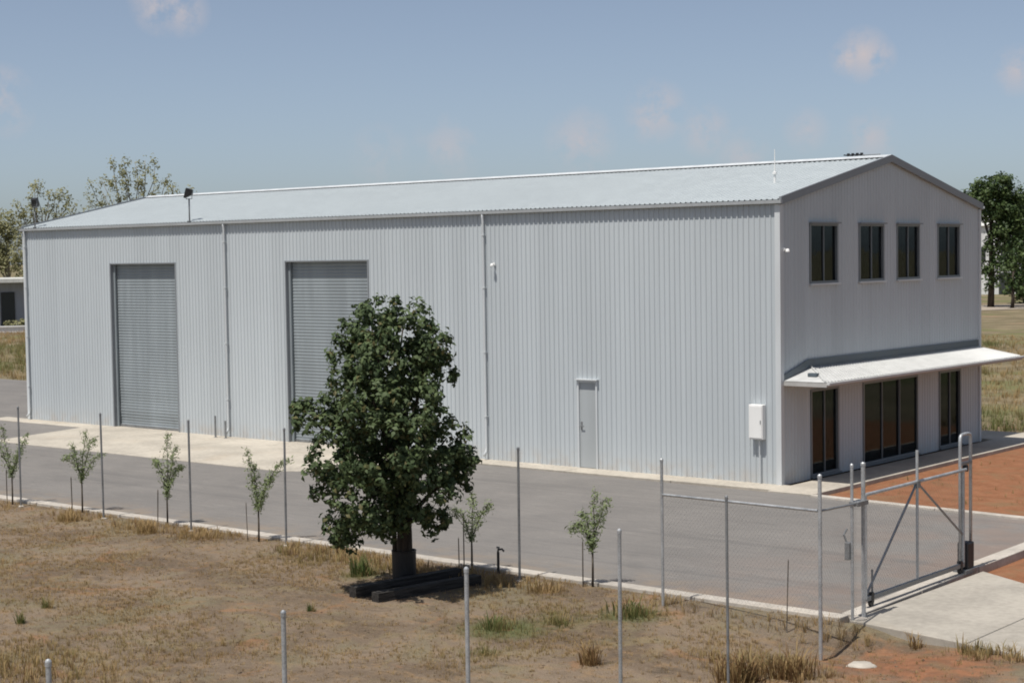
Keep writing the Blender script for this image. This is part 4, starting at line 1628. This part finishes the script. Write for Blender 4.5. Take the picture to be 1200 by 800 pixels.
far_tree('sparse_tree', 'tall sparse olive tree rising behind the roof at left', 165, 175,
         plume(10, -58, 60, 175, 300, 3, lambda f: 182 + 46 * abs(f - .45) ** 1.3 * 2 + 6 * math.sin(f * 17)), 1, .30, 1.3, 'leaf_olive', 'greybark', upright=True, cl=.6, nleaf=15)
far_tree('sparse_tree', 'thin olive tree behind the floodlight at the far left end of the shed', 50, 168,
         plume(8, -34, 40, 210, 310, 5, lambda f: 214 + 34 * abs(f - .5) ** 1.3 * 2 + 6 * math.sin(f * 13)), 1, .30, 1.3, 'leaf_olive', 'greybark', upright=True, cl=.6, nleaf=15)
far_tree('bushy_tree', 'rounded olive green tree above the low building at the left edge', 8, 172,
         [(-6, 282, 14, 22), (8, 276, 9, 18), (-22, 278, 15, 24), (10, 304, 10, 14), (-10, 308, 16, 14), (4, 258, 7, 12)], 1, .34, 2.0, 'leaf_olive', 'greybark', cl=.6, nleaf=13)
far_tree('sparse_tree', 'pale sparse tree cut off by the left edge of the photo', -40, 180,
         plume(7, -40, 40, 205, 310, 9, lambda f: 215 + 30 * abs(f - .5) * 2), 1, .30, 1.3, 'leaf_olive', 'greybark', upright=True, cl=.6, nleaf=15)
far_tree('paddock_tree', 'dark green tree with bare lower trunk behind the gable corner', 1161, 149,
         [(-8, 226, 16, 15), (10, 218, 17, 13), (0, 244, 20, 16), (22, 240, 16, 16), (-20, 232, 10, 10), (30, 262, 14, 14), (14, 268, 15, 12), (2, 284, 9, 12), (26, 292, 12, 12), (8, 312, 11, 14), (-4, 326, 8, 12), (-12, 300, 6, 14)],
         1, .34, 3.2, 'leaf_far', 'bark', cl=.55, nleaf=15)
far_tree('paddock_tree', 'dark green tree cut off by the right edge of the photo', 1204, 158,
         [(0, 236, 16, 16), (-8, 258, 14, 16), (10, 260, 18, 20), (0, 284, 18, 18), (-10, 300, 12, 16), (6, 318, 16, 16), (24, 280, 18, 26), (-2, 334, 14, 10), (-8, 340, 10, 10), (8, 342, 12, 10), (-14, 322, 9, 10), (-18, 250, 13, 14), (-20, 276, 12, 14), (-16, 298, 12, 14)], 1, .34, 3.2, 'leaf_far', 'bark', cl=.55, nleaf=15)
far_tree('paddock_bush', 'low green bush beneath the trees at the right edge', 1186, 146,
         [(0, 318, 11, 14), (8, 300, 9, 12), (-6, 334, 9, 9), (6, 334, 10, 9)], 1, .4, 1.6, 'leaf_far', 'bark', cl=.45, nleaf=9, group='bushes in the distance')


# ------------------------------------------------------------------ background buildings
def face_empty(name, px, py, dist):
    g = at(px, py, dist)
    d = ray(px, py)
    return empty(name, (g[0], g[1], 0), math.atan2(d[1], d[0]) - math.pi / 2)


lbd = face_empty('low_building', 14, 375, 131)     # local x runs across the view, y away from it
tag(lbd, 'low flat-roofed pale building with dark doorway beyond the shed at the left edge', 'building')
MB().box((-14, 1.2, 0), (7, 9, 3.62)).build('wall', 'farwall', lbd)
MB().box((-14.6, -.4, 3.62), (7.6, 9.6, 3.95)).build('roof', 'farroof', lbd, .03)
MB().box((-.75, 1.1, .0), (.25, 1.19, 2.9)).build('doorway', 'dark', lbd)
MB().box((-2.2, 1.08, .3), (-.85, 1.19, 3.1)).build('door_panel', 'farwhite', lbd)
for x in (-8.5, -5.2):
    wv = MB().box((x, 1.1, 1.0), (x + 1.6, 1.19, 2.4)).build('window', 'glass', lbd)
    MB().box((x - .08, 1.06, .92), (x + 1.68, 1.09, 1.0)).build('sill', 'farwhite', wv)
for x in (-13.5, -9.0, -4.2, 1.6, 6.6):
    MB().box((x, -.2, 0), (x + .14, -.06, 3.62)).build('veranda_post', 'farwhite', lbd)

lw = face_empty('low_wall', 14, 378, 127)
MB().box((-9, -.2, 0), (6, .2, .42)).build('wall_body', 'farwhite', lw)
MB().box((-9.1, -.26, .42), (6.1, .26, .50)).build('coping', 'farwhite', lw)
tag(lw, 'low white wall in front of the flat-roofed building at left', 'wall')

for i, (dx, hh) in enumerate(((-3.2, 1.1), (.4, .9), (1.9, 1.2))):
    sh = face_empty('low_shrub', 14 + dx * 14.5, 375, 129)
    v_, t_, i_ = crown_from_lobes([(0, 0, hh * .5, .9, .7, hh * .5), (.4, .1, hh * .45, .6, .5, hh * .45)], 6, .25, 8, .25, .5)
    mesh_np('crown', v_, t_, 'leaf_olive', sh, i_)['kind'] = 'stuff'
    MB().tube([(0, 0, -.1), (.05, 0, hh * .5)], [.06, .03], 6).build('trunk', 'bark', sh)
    tag(sh, ['scrubby shrub before the low building, leftmost', 'scrubby shrub before the doorway of the low building', 'scrubby shrub at the right end of the low building'][i], 'shrub', 'shrubs before the low building')

wb = face_empty('white_building', 1166, 345, 190)
tag(wb, 'distant white building showing between the trees behind the gable corner', 'building')
MB().box((-3.2, 0, 0), (5.5, 9, 7.6)).build('wall', 'farwhite', wb)
MB().add([(-3.5, -.3, 7.55), (5.8, -.3, 7.55), (5.8, 9.3, 7.55), (-3.5, 9.3, 7.55), (-3.5, 4.5, 9.2), (5.8, 4.5, 9.2)], [(0, 1, 5, 4), (2, 3, 4, 5), (3, 0, 4), (1, 2, 5), (3, 2, 1, 0)]).build('roof', 'farroof', wb)
for x in (-2.2, .6, 3.4):
    MB().box((x, -.05, 3.6), (x + 1.2, -.002, 5.2)).build('window', 'dark', wb)
MB().box((.4, -.05, 0), (1.8, -.002, 2.4)).build('door', 'dark', wb)

dirt = MB()
e0, e1 = at(900, 366, 135), at(1420, 349, 165)
dd = np.array([e1[0] - e0[0], e1[1] - e0[1]])
dd /= np.linalg.norm(dd)
pp = np.array([-dd[1], dd[0]])
A, B = e0[:2] - dd * 2, e1[:2] + dd * 80
dirt.add([(*(A - pp * 5), .02), (*(B - pp * 5), .02), (*(B + pp * 5), .02), (*(A + pp * 5), .02)], [(0, 1, 2, 3)])
tag(dirt.build('dirt_track', mat_concrete('pale_dirt', (0.33, 0.28, 0.22), .2)), kind='structure')
